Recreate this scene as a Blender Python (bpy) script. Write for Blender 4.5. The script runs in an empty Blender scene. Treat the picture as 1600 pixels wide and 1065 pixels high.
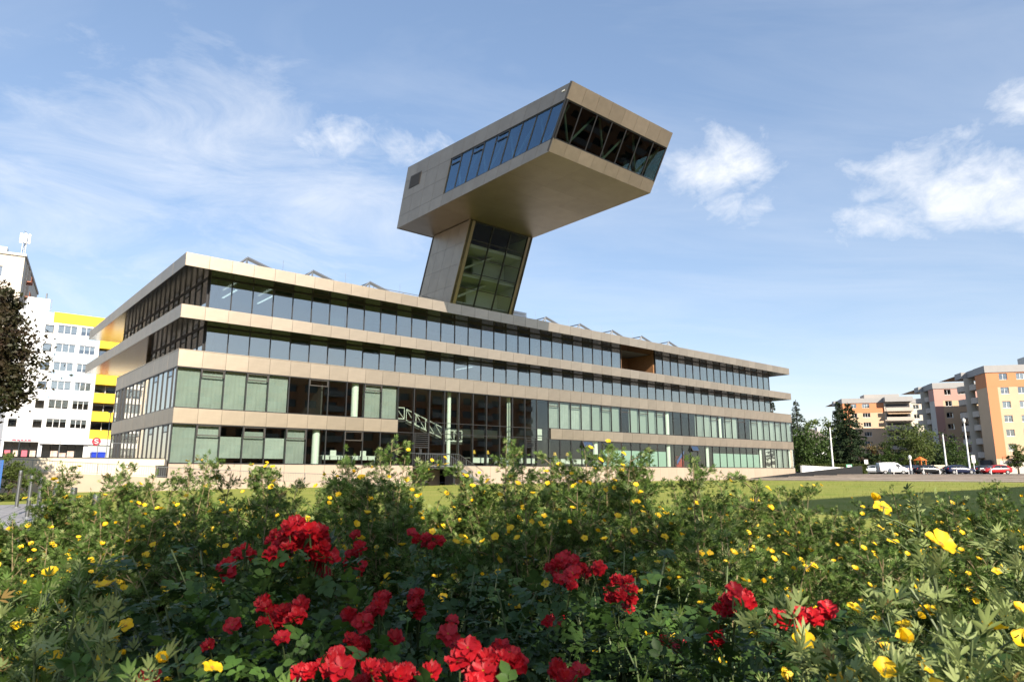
import bpy, math, random
import numpy as np
from mathutils import Vector, Matrix

random.seed(7)
rng = np.random.default_rng(7)
sc = bpy.context.scene
COL = sc.collection
R = math.radians
EYE = 1.1

# ---------------------------------------------------------------- camera
cam_d = bpy.data.cameras.new('camera')
cam_d.sensor_width = 36.0
cam_d.lens = 24.0
cam_d.clip_start = 0.05
cam_d.clip_end = 5000
PITCH = math.atan2(205, 1067)
cam = bpy.data.objects.new('camera', cam_d)
cam.location = (0, 0, EYE)
cam.rotation_euler = (math.pi / 2 + PITCH, 0, 0)
COL.objects.link(cam)
sc.camera = cam
cam_d.dof.use_dof = True
cam_d.dof.focus_distance = 6.0
cam_d.dof.aperture_fstop = 13.0

# ---------------------------------------------------------------- light
TH = R(49.45)
UX = Vector((math.sin(TH), math.cos(TH), 0))      # along the long facade
VX = Vector((-math.cos(TH), math.sin(TH), 0))     # along the short facade
ROT = math.pi / 2 - TH
SUN = (UX * -0.244 - VX * 1.0 + Vector((0, 0, 0.58))).normalized()   # towards the sun
sun_d = bpy.data.lights.new('sun', 'SUN')
sun_d.energy = 5.0
sun_d.angle = R(0.5)
sun_d.color = (1.0, 0.9, 0.76)
sun = bpy.data.objects.new('sun', sun_d)
sun.rotation_euler = SUN.to_track_quat('Z', 'Y').to_euler()
sun.location = (60, -120, 90)
COL.objects.link(sun)

sc.view_settings.view_transform = 'Standard'
sc.view_settings.look = 'None'
sc.view_settings.exposure = 0.95
sc.view_settings.gamma = 1.0
sc.view_settings.use_curve_mapping = False
sc.cycles.max_bounces = 7
sc.cycles.transparent_max_bounces = 14
sc.cycles.caustics_reflective = False
sc.cycles.caustics_refractive = False
sc.cycles.sample_clamp_indirect = 6.0


def ray(px, py):
    a = (px - 800) / 1067.0
    b = (532.5 - py) / 1067.0
    cp, sp = math.cos(PITCH), math.sin(PITCH)
    return Vector((a, cp - sp * b, sp + cp * b))


def at(px, py, depth):
    """a point of the place that lies 'depth' metres ahead, seen in direction px, py of the photograph"""
    r = ray(px, py)
    return r * (depth / r.y) + Vector((0, 0, EYE))


world = bpy.data.worlds.new('World')
sc.world = world
world.use_nodes = True


def build_world():
    nt = world.node_tree
    N, Lk = nt.nodes, nt.links
    N.clear()
    out = N.new('ShaderNodeOutputWorld')
    bg = N.new('ShaderNodeBackground')
    bg.inputs['Strength'].default_value = 0.13
    sky = N.new('ShaderNodeTexSky')
    sky.sky_type = 'NISHITA'
    sky.sun_disc = False
    sky.sun_elevation = math.asin(SUN.z)
    sky.sun_rotation = math.atan2(SUN.x, SUN.y)
    sky.altitude = 400
    sky.air_density = 1.1
    sky.dust_density = 0.4
    sky.ozone_density = 2.0
    tc = N.new('ShaderNodeTexCoord')
    sep = N.new('ShaderNodeSeparateXYZ')
    Lk.new(tc.outputs['Generated'], sep.inputs[0])

    def mth(op, a, b=None, clamp=False):
        m = N.new('ShaderNodeMath')
        m.operation = op
        m.use_clamp = clamp
        for i, q in enumerate((a, b)):
            if q is None:
                continue
            if isinstance(q, (int, float)):
                m.inputs[i].default_value = q
            else:
                Lk.new(q, m.inputs[i])
        return m.outputs[0]

    zz = mth('MAXIMUM', sep.outputs[2], 0.0)
    den = mth('ADD', zz, 0.16)
    cx = mth('DIVIDE', sep.outputs[0], den)
    cy = mth('DIVIDE', sep.outputs[1], den)
    comb = N.new('ShaderNodeCombineXYZ')
    Lk.new(cx, comb.inputs[0])
    Lk.new(cy, comb.inputs[1])

    def noise(scale, detail, rough, vec, dist=0.0, off=(0, 0, 0), st=(1, 1, 1), rz=0.0):
        mp = N.new('ShaderNodeMapping')
        mp.inputs['Location'].default_value = off
        mp.inputs['Scale'].default_value = st
        mp.inputs['Rotation'].default_value = (0, 0, rz)
        Lk.new(vec, mp.inputs[0])
        n = N.new('ShaderNodeTexNoise')
        n.inputs['Scale'].default_value = scale
        n.inputs['Detail'].default_value = detail
        n.inputs['Roughness'].default_value = rough
        n.inputs['Distortion'].default_value = dist
        Lk.new(mp.outputs[0], n.inputs['Vector'])
        return n.outputs[0]

    # thin high streaks over the whole sky
    streak = noise(1.7, 6, 0.62, comb.outputs[0], 0.7, (3.1, 0.4, 0), (0.5, 1.5, 1), 0.5)
    big = noise(0.6, 3, 0.5, comb.outputs[0], 0.2, (1.7, 5.2, 0))
    thin = mth('MULTIPLY', mth('SUBTRACT', mth('ADD', streak, mth('MULTIPLY', big, 0.6)), 0.70), 2.0, True)
    # cumulus: puffs gathered round a few directions, torn by two scales of noise
    n1 = noise(7.0, 6, 0.58, tc.outputs['Generated'], 0.5, (0.3, 0.1, 0.2), (1, 1, 1.5))
    n2 = noise(24.0, 5, 0.65, tc.outputs['Generated'], 0.4, (0, 0, 0), (1, 1, 1.4))
    puffn = mth('ADD', mth('MULTIPLY', n1, 0.65), mth('MULTIPLY', n2, 0.35))
    puffs = [((1120, 262), 0.10, 1.0), ((1145, 322), 0.08, 1.0), ((1415, 262), 0.11, 1.0), ((1500, 310), 0.14, 1.05), ((1380, 345), 0.08, 0.9),
             ((1610, 315), 0.14, 1.1), ((1525, 90), 0.08, 0.6), ((1600, 170), 0.08, 0.75), ((645, 238), 0.07, 0.85), ((530, 215), 0.07, 0.75), ((1900, 330), 0.2, 0.8)]
    veils = [((300, 235), 0.34, 0.9), ((520, 310), 0.24, 0.95), ((120, 330), 0.34, 0.8), ((300, 160), 0.08, 0.7), ((420, 400), 0.25, 0.6), ((-350, 300), 0.3, 0.7)]

    def gather(lst, fl):
        tot = None
        for (px, py), rad, amp in lst:
            d = ray(px, py).normalized()
            sub = N.new('ShaderNodeVectorMath')
            sub.operation = 'SUBTRACT'
            Lk.new(tc.outputs['Generated'], sub.inputs[0])
            sub.inputs[1].default_value = d
            sc_ = N.new('ShaderNodeVectorMath')
            sc_.operation = 'MULTIPLY'
            sc_.inputs[1].default_value = (1, 1, fl)
            Lk.new(sub.outputs[0], sc_.inputs[0])
            ln = N.new('ShaderNodeVectorMath')
            ln.operation = 'LENGTH'
            Lk.new(sc_.outputs[0], ln.inputs[0])
            m = mth('MULTIPLY', mth('SUBTRACT', 1.0, mth('DIVIDE', ln.outputs['Value'], rad * 1.15), True), amp * 1.15)
            tot = m if tot is None else mth('MAXIMUM', tot, m)
        return tot

    total = gather(puffs, 1.6)
    soft = gather(veils, 2.2)
    cum = mth('MULTIPLY', mth('SUBTRACT', mth('ADD', mth('MULTIPLY', puffn, 3.0), mth('MULTIPLY', total, 0.8)), 1.86), 1.35, True)
    cum = mth('MULTIPLY', cum, mth('MULTIPLY', total, 4.0, True))
    n3 = noise(5.0, 7, 0.66, tc.outputs['Generated'], 0.8, (0.7, 0.2, 0.4), (1, 1, 2.8))
    vei = mth('MULTIPLY', mth('SUBTRACT', mth('ADD', mth('MULTIPLY', n3, 2.2), mth('MULTIPLY', soft, 0.8)), 1.32), 1.1, True)
    vei = mth('MULTIPLY', vei, mth('MULTIPLY', soft, 3.0, True))
    cov = mth('MAXIMUM', mth('MULTIPLY', cum, 0.8), mth('MULTIPLY', thin, 0.26))
    cov = mth('MAXIMUM', cov, mth('MULTIPLY', vei, 0.5))
    cov = mth('MULTIPLY', cov, mth('MULTIPLY', zz, 14.0, True))
    shade = N.new('ShaderNodeMix')
    shade.data_type = 'RGBA'
    Lk.new(puffn, shade.inputs['Factor'])
    shade.inputs['A'].default_value = (3.6, 3.8, 4.1, 1)
    shade.inputs['B'].default_value = (5.2, 5.15, 5.1, 1)
    mix = N.new('ShaderNodeMix')
    mix.data_type = 'RGBA'
    Lk.new(cov, mix.inputs['Factor'])
    gam = N.new('ShaderNodeGamma')
    gam.inputs['Gamma'].default_value = 0.60
    Lk.new(sky.outputs[0], gam.inputs['Color'])
    hsv = N.new('ShaderNodeHueSaturation')
    hsv.inputs['Saturation'].default_value = 1.25
    hsv.inputs['Value'].default_value = 1.36
    Lk.new(gam.outputs[0], hsv.inputs['Color'])
    tint = N.new('ShaderNodeMix')
    tint.data_type = 'RGBA'
    tint.blend_type = 'MULTIPLY'
    tint.inputs['Factor'].default_value = 1.0
    tint.inputs['B'].default_value = (1.03, 0.98, 1.03, 1)
    Lk.new(hsv.outputs[0], tint.inputs['A'])
    Lk.new(tint.outputs['Result'], mix.inputs['A'])
    Lk.new(shade.outputs['Result'], mix.inputs['B'])
    Lk.new(mix.outputs['Result'], bg.inputs['Color'])
    Lk.new(bg.outputs[0], out.inputs[0])


build_world()

# ---------------------------------------------------------------- materials
MATS = {}


def mat(name, color, rough=0.7, metal=0.0, var=0.0, noise=0.0, nscale=4.0, bump=0.0, bscale=20.0, spec=0.5, color2=None,
        transl=0.0, coord='Object', stretch=(1, 1, 1), obj_random=True):
    """procedural material: base colour with noise, per-object tint, relief"""
    m = bpy.data.materials.new(name)
    m.use_nodes = True
    nt = m.node_tree
    N, L = nt.nodes, nt.links
    p = N['Principled BSDF']
    p.inputs['Roughness'].default_value = rough
    p.inputs['Metallic'].default_value = metal
    p.inputs['Specular IOR Level'].default_value = spec
    col = None
    c1 = (*color, 1)
    src = None
    if coord == 'World':
        g = N.new('ShaderNodeNewGeometry')
        vec = g.outputs['Position']
    else:
        tcn = N.new('ShaderNodeTexCoord')
        vec = tcn.outputs[coord]
    mp = N.new('ShaderNodeMapping')
    mp.inputs['Scale'].default_value = stretch
    L.new(vec, mp.inputs[0])
    vec = mp.outputs[0]
    rgb = N.new('ShaderNodeRGB')
    rgb.outputs[0].default_value = c1
    src = rgb.outputs[0]
    if noise > 0 or color2:
        n = N.new('ShaderNodeTexNoise')
        n.inputs['Scale'].default_value = nscale
        n.inputs['Detail'].default_value = 6
        n.inputs['Roughness'].default_value = 0.6
        L.new(vec, n.inputs['Vector'])
        ramp = N.new('ShaderNodeMapRange')
        ramp.inputs['From Min'].default_value = 0.3
        ramp.inputs['From Max'].default_value = 0.7
        L.new(n.outputs[0], ramp.inputs['Value'])
        mx = N.new('ShaderNodeMix')
        mx.data_type = 'RGBA'
        L.new(ramp.outputs[0], mx.inputs['Factor'])
        c2 = color2 if color2 else tuple(x * (1 - noise) for x in color)
        mx.inputs['A'].default_value = c1
        mx.inputs['B'].default_value = (*c2, 1)
        src = mx.outputs['Result']
    if var > 0 and obj_random:
        oi = N.new('ShaderNodeObjectInfo')
        mr = N.new('ShaderNodeMapRange')
        mr.inputs['To Min'].default_value = 1 - var
        mr.inputs['To Max'].default_value = 1 + var
        L.new(oi.outputs['Random'], mr.inputs['Value'])
        hs = N.new('ShaderNodeHueSaturation')
        L.new(mr.outputs[0], hs.inputs['Value'])
        L.new(src, hs.inputs['Color'])
        src = hs.outputs[0]
    L.new(src, p.inputs['Base Color'])
    if bump > 0:
        n2 = N.new('ShaderNodeTexNoise')
        n2.inputs['Scale'].default_value = bscale
        n2.inputs['Detail'].default_value = 5
        L.new(vec, n2.inputs['Vector'])
        b = N.new('ShaderNodeBump')
        b.inputs['Strength'].default_value = bump
        b.inputs['Distance'].default_value = 0.05
        L.new(n2.outputs[0], b.inputs['Height'])
        L.new(b.outputs[0], p.inputs['Normal'])
    if transl > 0:
        t = N.new('ShaderNodeBsdfTranslucent')
        L.new(src, t.inputs['Color'])
        ms = N.new('ShaderNodeMixShader')
        ms.inputs[0].default_value = transl
        L.new(p.outputs[0], ms.inputs[1])
        L.new(t.outputs[0], ms.inputs[2])
        L.new(ms.outputs[0], N['Material Output'].inputs[0])
    MATS[name] = m
    return m


def glass_mat(name, tint, refl0=0.1, power=3.5, gloss=(0.9, 0.95, 1.0), var=0.0):
    """architectural glass: tinted see-through sheet with a mirror coat that grows towards grazing view"""
    m = bpy.data.materials.new(name)
    m.use_nodes = True
    nt = m.node_tree
    N, L = nt.nodes, nt.links
    N.remove(N['Principled BSDF'])
    lw = N.new('ShaderNodeLayerWeight')
    lw.inputs['Blend'].default_value = 0.5
    pw = N.new('ShaderNodeMath')
    pw.operation = 'POWER'
    L.new(lw.outputs['Facing'], pw.inputs[0])
    pw.inputs[1].default_value = power
    mr = N.new('ShaderNodeMapRange')
    mr.inputs['To Min'].default_value = refl0
    mr.inputs['To Max'].default_value = 0.95
    L.new(pw.outputs[0], mr.inputs['Value'])
    tr = N.new('ShaderNodeBsdfTransparent')
    tr.inputs[0].default_value = (*tint, 1)
    gl = N.new('ShaderNodeBsdfGlossy')
    gl.inputs['Color'].default_value = (*gloss, 1)
    gl.inputs['Roughness'].default_value = 0.004
    # panes are never perfectly flat
    tcn = N.new('ShaderNodeTexCoord')
    nz = N.new('ShaderNodeTexNoise')
    nz.inputs['Scale'].default_value = 1.3
    nz.inputs['Detail'].default_value = 1
    L.new(tcn.outputs['Object'], nz.inputs['Vector'])
    b = N.new('ShaderNodeBump')
    b.inputs['Strength'].default_value = 0.05
    b.inputs['Distance'].default_value = 0.03
    L.new(nz.outputs[0], b.inputs['Height'])
    L.new(b.outputs[0], gl.inputs['Normal'])
    ms = N.new('ShaderNodeMixShader')
    L.new(mr.outputs[0], ms.inputs[0])
    L.new(tr.outputs[0], ms.inputs[1])
    L.new(gl.outputs[0], ms.inputs[2])
    L.new(ms.outputs[0], N['Material Output'].inputs[0])
    MATS[name] = m
    return m


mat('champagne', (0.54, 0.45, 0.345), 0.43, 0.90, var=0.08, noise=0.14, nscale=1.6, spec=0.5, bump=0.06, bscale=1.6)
mat('champagne_shade', (0.36, 0.295, 0.225), 0.40, 0.95, var=0.05, noise=0.14, nscale=0.9, bump=0.05, bscale=1.2)  # same cladding as champagne; shade of side and lower faces put into the colour
mat('soffit', (0.46, 0.40, 0.33), 0.13, 0.95, var=0.03, noise=0.08, nscale=0.8)
mat('joint', (0.05, 0.045, 0.04), 0.8)
mat('frame_dark', (0.022, 0.022, 0.024), 0.45)
mat('frame_bronze', (0.045, 0.04, 0.035), 0.5)
mat('concrete_interior', (0.14, 0.135, 0.125), 0.8, noise=0.2)
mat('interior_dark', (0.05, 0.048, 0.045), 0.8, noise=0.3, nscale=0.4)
mat('interior_white', (0.62, 0.62, 0.58), 0.7)
mat('wood_wall', (0.33, 0.17, 0.08), 0.5, noise=0.4, nscale=2, stretch=(1, 1, 8))
mat('curtain', (0.47, 0.49, 0.475), 0.9, transl=0.2, var=0.16, noise=0.25, nscale=1.5)
mat('blind', (0.30, 0.33, 0.31), 0.8, var=0.1)
mat('film', (0.33, 0.45, 0.40), 0.5, var=0.05)
mat('column_white', (0.78, 0.80, 0.74), 0.6)
mat('base_stone', (0.40, 0.32, 0.245), 0.7, var=0.04, noise=0.12, nscale=1.0, bump=0.1)
mat('wall_cream', (0.66, 0.57, 0.43), 0.8, noise=0.1, nscale=0.8, bump=0.1)
mat('roof_membrane', (0.40, 0.39, 0.37), 0.9, noise=0.2)
mat('steel', (0.26, 0.275, 0.29), 0.42, 0.6, noise=0.15)
mat('galvanised', (0.22, 0.225, 0.23), 0.38, 0.9, noise=0.2, nscale=6)
mat('white_paint', (0.80, 0.80, 0.78), 0.6)
mat('white_render', (0.70, 0.71, 0.71), 0.85, noise=0.06, nscale=0.5)
mat('blue_render', (0.33, 0.42, 0.52), 0.85, noise=0.06, nscale=0.5)
mat('yellow_render', (0.80, 0.54, 0.03), 0.75, noise=0.06, nscale=0.5)
mat('grey_render', (0.52, 0.49, 0.44), 0.85, noise=0.12, nscale=0.5)
mat('beige_render', (0.62, 0.56, 0.47), 0.85, noise=0.1, nscale=0.4)
mat('cream_render', (0.60, 0.43, 0.28), 0.85, noise=0.08, nscale=0.5)
mat('orange_render', (0.58, 0.24, 0.11), 0.85, noise=0.08, nscale=0.5)
mat('mauve_render', (0.50, 0.29, 0.24), 0.85, noise=0.08, nscale=0.5)
mat('balcony_grey', (0.50, 0.44, 0.38), 0.8, noise=0.1, nscale=1)
mat('fascia_grey', (0.33, 0.32, 0.31), 0.7, noise=0.08, nscale=1)
mat('room_dark', (0.06, 0.06, 0.065), 0.9)
mat('blind_white', (0.72, 0.70, 0.66), 0.7, var=0.1)
mat('asphalt', (0.055, 0.055, 0.058), 0.9, noise=0.3, nscale=2, bump=0.3, bscale=30, coord='World')
mat('ground', (0.16, 0.15, 0.12), 0.95, noise=0.4, nscale=0.05, coord='World')
mat('paving', (0.28, 0.275, 0.28), 0.85, var=0.12, noise=0.2, nscale=6, bump=0.2)
mat('step_stone', (0.43, 0.36, 0.295), 0.85, var=0.07, noise=0.3, nscale=0.7, bump=0.2, coord='World')
mat('soil', (0.045, 0.032, 0.022), 0.95, noise=0.5, nscale=8, bump=0.8, bscale=25)
mat('lawn', (0.185, 0.235, 0.042), 0.95, color2=(0.30, 0.29, 0.08), noise=0.3, nscale=0.35, bump=0.9, bscale=9, coord='World', spec=0.1)
mat('grass_blade', (0.21, 0.265, 0.05), 0.7, color2=(0.32, 0.31, 0.085), noise=0.3, nscale=0.4, coord='World', transl=0.35, spec=0.2)
mat('black_board', (0.012, 0.012, 0.013), 0.7, noise=0.2)
mat('asphalt_park', (0.12, 0.11, 0.105), 0.9, noise=0.2, nscale=1, coord='World')
mat('bark', (0.09, 0.065, 0.045), 0.9, noise=0.4, nscale=12, bump=0.6, bscale=30)
mat('hedge_leaf', (0.075, 0.10, 0.022), 0.7, noise=0.35, nscale=1.2, coord='World', transl=0.25, spec=0.25)
mat('leaf_mid', (0.06, 0.105, 0.02), 0.6, noise=0.45, nscale=0.9, coord='World', transl=0.3, spec=0.3)
mat('leaf_light', (0.11, 0.15, 0.035), 0.6, noise=0.4, nscale=0.9, coord='World', transl=0.3, spec=0.3)
mat('leaf_spruce', (0.028, 0.05, 0.018), 0.75, noise=0.5, nscale=1.5, coord='World', transl=0.1, spec=0.2)
mat('leaf_blue_spruce', (0.06, 0.085, 0.055), 0.75, noise=0.4, nscale=1.5, coord='World', transl=0.1, spec=0.2)
mat('leaf_copper', (0.055, 0.028, 0.02), 0.55, color2=(0.028, 0.04, 0.014), noise=0.5, nscale=0.9, coord='World', transl=0.2, spec=0.35)
mat('leaf_rust', (0.17, 0.085, 0.035), 0.6, color2=(0.08, 0.10, 0.03), nscale=0.8, coord='World', transl=0.25)
mat('tyre', (0.015, 0.015, 0.015), 0.85)
mat('rim', (0.45, 0.46, 0.47), 0.35, 0.9)
mat('car_glass', (0.015, 0.02, 0.025), 0.06, spec=0.8)
mat('car_red', (0.42, 0.018, 0.02), 0.25, spec=0.6)
mat('car_navy', (0.012, 0.018, 0.05), 0.22, spec=0.6)
mat('car_black', (0.012, 0.013, 0.015), 0.22, spec=0.6)
mat('car_silver', (0.42, 0.44, 0.46), 0.3, 0.6)
mat('car_white', (0.78, 0.78, 0.76), 0.3)
mat('lamp_glass', (0.75, 0.74, 0.68), 0.2)
mat('tail_red', (0.35, 0.01, 0.01), 0.3)
mat('blue_plastic', (0.015, 0.045, 0.42), 0.4)
mat('red_sign', (0.42, 0.012, 0.03), 0.5)
mat('pink_sign', (0.55, 0.10, 0.14), 0.5)
mat('poster', (0.62, 0.55, 0.48), 0.6, color2=(0.35, 0.16, 0.10), nscale=2.2)
mat('sign_green', (0.12, 0.42, 0.26), 0.5)
mat('blue_panel', (0.05, 0.14, 0.42), 0.4)
mat('roof_tile', (0.16, 0.13, 0.12), 0.8, noise=0.3, nscale=4)
mat('lamp_shade', (0.75, 0.45, 0.05), 0.6, transl=0.3)
mat('red_seat', (0.42, 0.03, 0.02), 0.5)
mat('blue_seat', (0.03, 0.08, 0.32), 0.5)
mat('green_seat', (0.04, 0.30, 0.12), 0.5)
mat('rust_metal', (0.35, 0.12, 0.06), 0.6)
mat('orange_plastic', (0.60, 0.16, 0.03), 0.5)
# planting
mat('potentilla_leaf', (0.072, 0.142, 0.022), 0.62, color2=(0.13, 0.195, 0.042), noise=0.3, nscale=9, coord='World', transl=0.32, spec=0.3)
mat('potentilla_leaf_pale', (0.20, 0.265, 0.075), 0.6, color2=(0.31, 0.35, 0.14), noise=0.3, nscale=9, coord='World', transl=0.3, spec=0.35)
mat('potentilla_leaf_dark', (0.05, 0.085, 0.016), 0.65, noise=0.3, nscale=9, coord='World', transl=0.25, spec=0.25)
mat('leaf_dry', (0.22, 0.15, 0.05), 0.8, noise=0.3, nscale=9, coord='World', transl=0.2, spec=0.1)
mat('rose_leaf', (0.026, 0.062, 0.014), 0.5, color2=(0.05, 0.09, 0.022), nscale=14, coord='World', transl=0.2, spec=0.22)
mat('rose_leaf_light', (0.06, 0.135, 0.022), 0.5, color2=(0.10, 0.17, 0.035), nscale=14, coord='World', transl=0.28, spec=0.25)
mat('stem_tan', (0.26, 0.20, 0.10), 0.75, noise=0.3, nscale=20)
mat('stem_green', (0.12, 0.16, 0.06), 0.6, noise=0.3, nscale=20)
mat('petal_yellow', (0.84, 0.55, 0.008), 0.55, transl=0.3, noise=0.12, nscale=30, var=0.05)
mat('stamen', (0.55, 0.26, 0.02), 0.7, bump=0.6, bscale=300)
mat('petal_red', (0.38, 0.002, 0.006), 0.55, color2=(0.52, 0.006, 0.016), nscale=25, transl=0.22, var=0.12)
mat('bud_green', (0.30, 0.32, 0.08), 0.6)
glass_mat('glass_low', (0.845, 0.90, 0.868), 0.06, 4.0)
glass_mat('glass_up', (0.50, 0.60, 0.62), 0.34, 3.0, (0.98, 0.95, 0.88))
glass_mat('glass_tower', (0.78, 0.82, 0.80), 0.03, 5.0)
glass_mat('glass_side', (0.45, 0.58, 0.66), 0.16, 3.0, (0.55, 0.78, 1.0))
glass_mat('glass_head', (0.36, 0.42, 0.39), 0.035, 4.0)
glass_mat('glass_flat', (0.72, 0.76, 0.78), 0.22, 3.0)


# ---------------------------------------------------------------- mesh helpers
class MB:
    def __init__(self):
        self.v, self.f = [], []

    def add(self, vs, fs):
        o = len(self.v)
        self.v += [tuple(p) for p in vs]
        self.f += [tuple(i + o for i in q) for q in fs]
        return self

    def box(self, x0, y0, z0, x1, y1, z1):
        return self.add([(x0, y0, z0), (x1, y0, z0), (x1, y1, z0), (x0, y1, z0), (x0, y0, z1), (x1, y0, z1), (x1, y1, z1), (x0, y1, z1)],
                        [(0, 3, 2, 1), (4, 5, 6, 7), (0, 1, 5, 4), (1, 2, 6, 5), (2, 3, 7, 6), (3, 0, 4, 7)])

    def hexa(self, p):
        """8 points: lower ring then upper ring"""
        return self.add(p, [(0, 3, 2, 1), (4, 5, 6, 7), (0, 1, 5, 4), (1, 2, 6, 5), (2, 3, 7, 6), (3, 0, 4, 7)])

    def prism(self, pts, d):
        """polygon pts extruded by vector d"""
        n = len(pts)
        d = Vector(d)
        a = [Vector(p) for p in pts]
        b = [p + d for p in a]
        fs = [tuple(range(n))[::-1], tuple(range(n, 2 * n))]
        fs += [(i, (i + 1) % n, n + (i + 1) % n, n + i) for i in range(n)]
        return self.add(a + b, fs)

    def tube(self, path, rad, n=6, cap=True):
        path = [Vector(p) for p in path]
        if not hasattr(rad, '__len__'):
            rad = [rad] * len(path)
        o = len(self.v)
        up = Vector((0, 0, 1))
        for i, p in enumerate(path):
            d = (path[min(i + 1, len(path) - 1)] - path[max(i - 1, 0)])
            if d.length < 1e-9:
                d = Vector((0, 0, 1))
            d.normalize()
            a = d.cross(up if abs(d.z) < 0.95 else Vector((1, 0, 0))).normalized()
            b = d.cross(a)
            for k in range(n):
                t = 2 * math.pi * k / n
                self.v.append(tuple(p + (a * math.cos(t) + b * math.sin(t)) * rad[i]))
        for i in range(len(path) - 1):
            for k in range(n):
                self.f.append((o + i * n + k, o + i * n + (k + 1) % n, o + (i + 1) * n + (k + 1) % n, o + (i + 1) * n + k))
        if cap:
            self.f.append(tuple(o + k for k in range(n))[::-1])
            e = o + (len(path) - 1) * n
            self.f.append(tuple(e + k for k in range(n)))
        return self

    def mesh(self, name, material):
        me = bpy.data.meshes.new(name)
        me.from_pydata(self.v, [], self.f)
        if material:
            me.materials.append(MATS[material])
        me.update()
        return me

    def build(self, name, material, parent=None, smooth=False):
        me = self.mesh(name, material)
        if smooth:
            me.polygons.foreach_set('use_smooth', [True] * len(me.polygons))
        return obj(name, me, parent)


def obj(name, data, parent=None, loc=None, rot=None, scale=None):
    o = bpy.data.objects.new(name, data)
    COL.objects.link(o)
    if parent:
        o.parent = parent
    if loc is not None:
        o.location = loc
    if rot is not None:
        o.rotation_euler = rot
    if scale is not None:
        o.scale = scale
    return o


def tag(o, label=None, cat=None, group=None, kind=None):
    if label:
        o['label'] = label
    if cat:
        o['category'] = cat
    if group:
        o['group'] = group
    if kind:
        o['kind'] = kind
    return o


def thing(name, label, cat, loc=(0, 0, 0), rz=0.0, group=None):
    return tag(obj(name, None, None, loc, (0, 0, rz)), label, cat, group)


CUBES = {}


def cube(name, material, parent, x0, y0, z0, x1, y1, z1):
    """box piece; alike pieces share one unit mesh"""
    if material not in CUBES:
        CUBES[material] = MB().box(0, 0, 0, 1, 1, 1).mesh('unit_' + material, material)
    return obj(name, CUBES[material], parent, (x0, y0, z0), None, (x1 - x0, y1 - y0, z1 - z0))


def copy_tree(o, parent=None):
    c = o.copy()
    COL.objects.link(c)
    c.parent = parent
    for ch in list(o.children):
        copy_tree(ch, c)
    return c


def np_mesh(name, V, F, material, mats=None, midx=None):
    """V (n,3), F (m,k) -> mesh"""
    me = bpy.data.meshes.new(name)
    n, m, k = len(V), len(F), F.shape[1]
    me.vertices.add(n)
    me.vertices.foreach_set('co', np.asarray(V, np.float32).ravel())
    me.loops.add(m * k)
    me.loops.foreach_set('vertex_index', np.asarray(F, np.int32).ravel())
    me.polygons.add(m)
    me.polygons.foreach_set('loop_start', np.arange(0, m * k, k, dtype=np.int32))
    me.polygons.foreach_set('loop_total', np.full(m, k, np.int32))
    for q in (mats or [material]):
        me.materials.append(MATS[q])
    if midx is not None:
        me.polygons.foreach_set('material_index', np.asarray(midx, np.int32))
    me.update(calc_edges=True)
    return me


def scatter(tv, tf, pos, rot, scale):
    """copies of a template (tv, tf) at pos (n,3) with rot (n,3,3) and scale (n,)"""
    n = len(pos)
    V = np.einsum('nij,kj->nki', rot, tv) * scale[:, None, None] + pos[:, None, :]
    F = tf[None, :, :] + (np.arange(n) * len(tv))[:, None, None]
    return V.reshape(-1, 3), F.reshape(-1, tf.shape[1])


def frames(d, roll=None, g=rng):
    """rotation matrices whose local +Y points along d (n,3), rolled at random"""
    d = d / (np.linalg.norm(d, axis=1, keepdims=True) + 1e-9)
    up = np.tile(np.array([0, 0, 1.0]), (len(d), 1))
    bad = np.abs(d[:, 2]) > 0.97
    up[bad] = (1, 0, 0)
    x = np.cross(d, up)
    x /= np.linalg.norm(x, axis=1, keepdims=True) + 1e-9
    z = np.cross(x, d)
    if roll is None:
        roll = g.uniform(0, 2 * np.pi, len(d))
    c, s = np.cos(roll)[:, None], np.sin(roll)[:, None]
    x2, z2 = x * c + z * s, -x * s + z * c
    return np.stack([x2, d, z2], axis=2)


def wall_face(mb, w, h, holes, y=0.0, depth=0.15, x0=0.0, z0=0.0):
    """a wall in the x-z plane facing -y with real openings and their reveals; holes = (xa, za, xb, zb)"""
    xs = sorted({x0, x0 + w, *[q for a in holes for q in (a[0], a[2])]})
    zs = sorted({z0, z0 + h, *[q for a in holes for q in (a[1], a[3])]})
    for i in range(len(xs) - 1):
        for j in range(len(zs) - 1):
            cx, cz = (xs[i] + xs[i + 1]) / 2, (zs[j] + zs[j + 1]) / 2
            if any(a[0] < cx < a[2] and a[1] < cz < a[3] for a in holes):
                continue
            mb.add([(xs[i], y, zs[j]), (xs[i + 1], y, zs[j]), (xs[i + 1], y, zs[j + 1]), (xs[i], y, zs[j + 1])], [(0, 1, 2, 3)])
    for xa, za, xb, zb in holes:
        yd = y + depth
        mb.add([(xa, y, za), (xb, y, za), (xb, y, zb), (xa, y, zb), (xa, yd, za), (xb, yd, za), (xb, yd, zb), (xa, yd, zb)],
               [(0, 4, 5, 1), (1, 5, 6, 2), (2, 6, 7, 3), (3, 7, 4, 0)])


# ================================================================ SETTING
def uv_point(u, v, z=0.0):
    return UX * u + VX * v + Vector((0, 0, z))


CU, CV = 12.3236, 48.7054          # the library's near corner in (u, v)


def lib(u, v, z=0.0):
    """library coordinates (u along the long facade, v into the building, z above the lawn) -> world"""
    return uv_point(CU + u, CV + v, z)


def lawn_z(u):
    return 0.0 + 0.0036 * max(u, 0.0)


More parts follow.
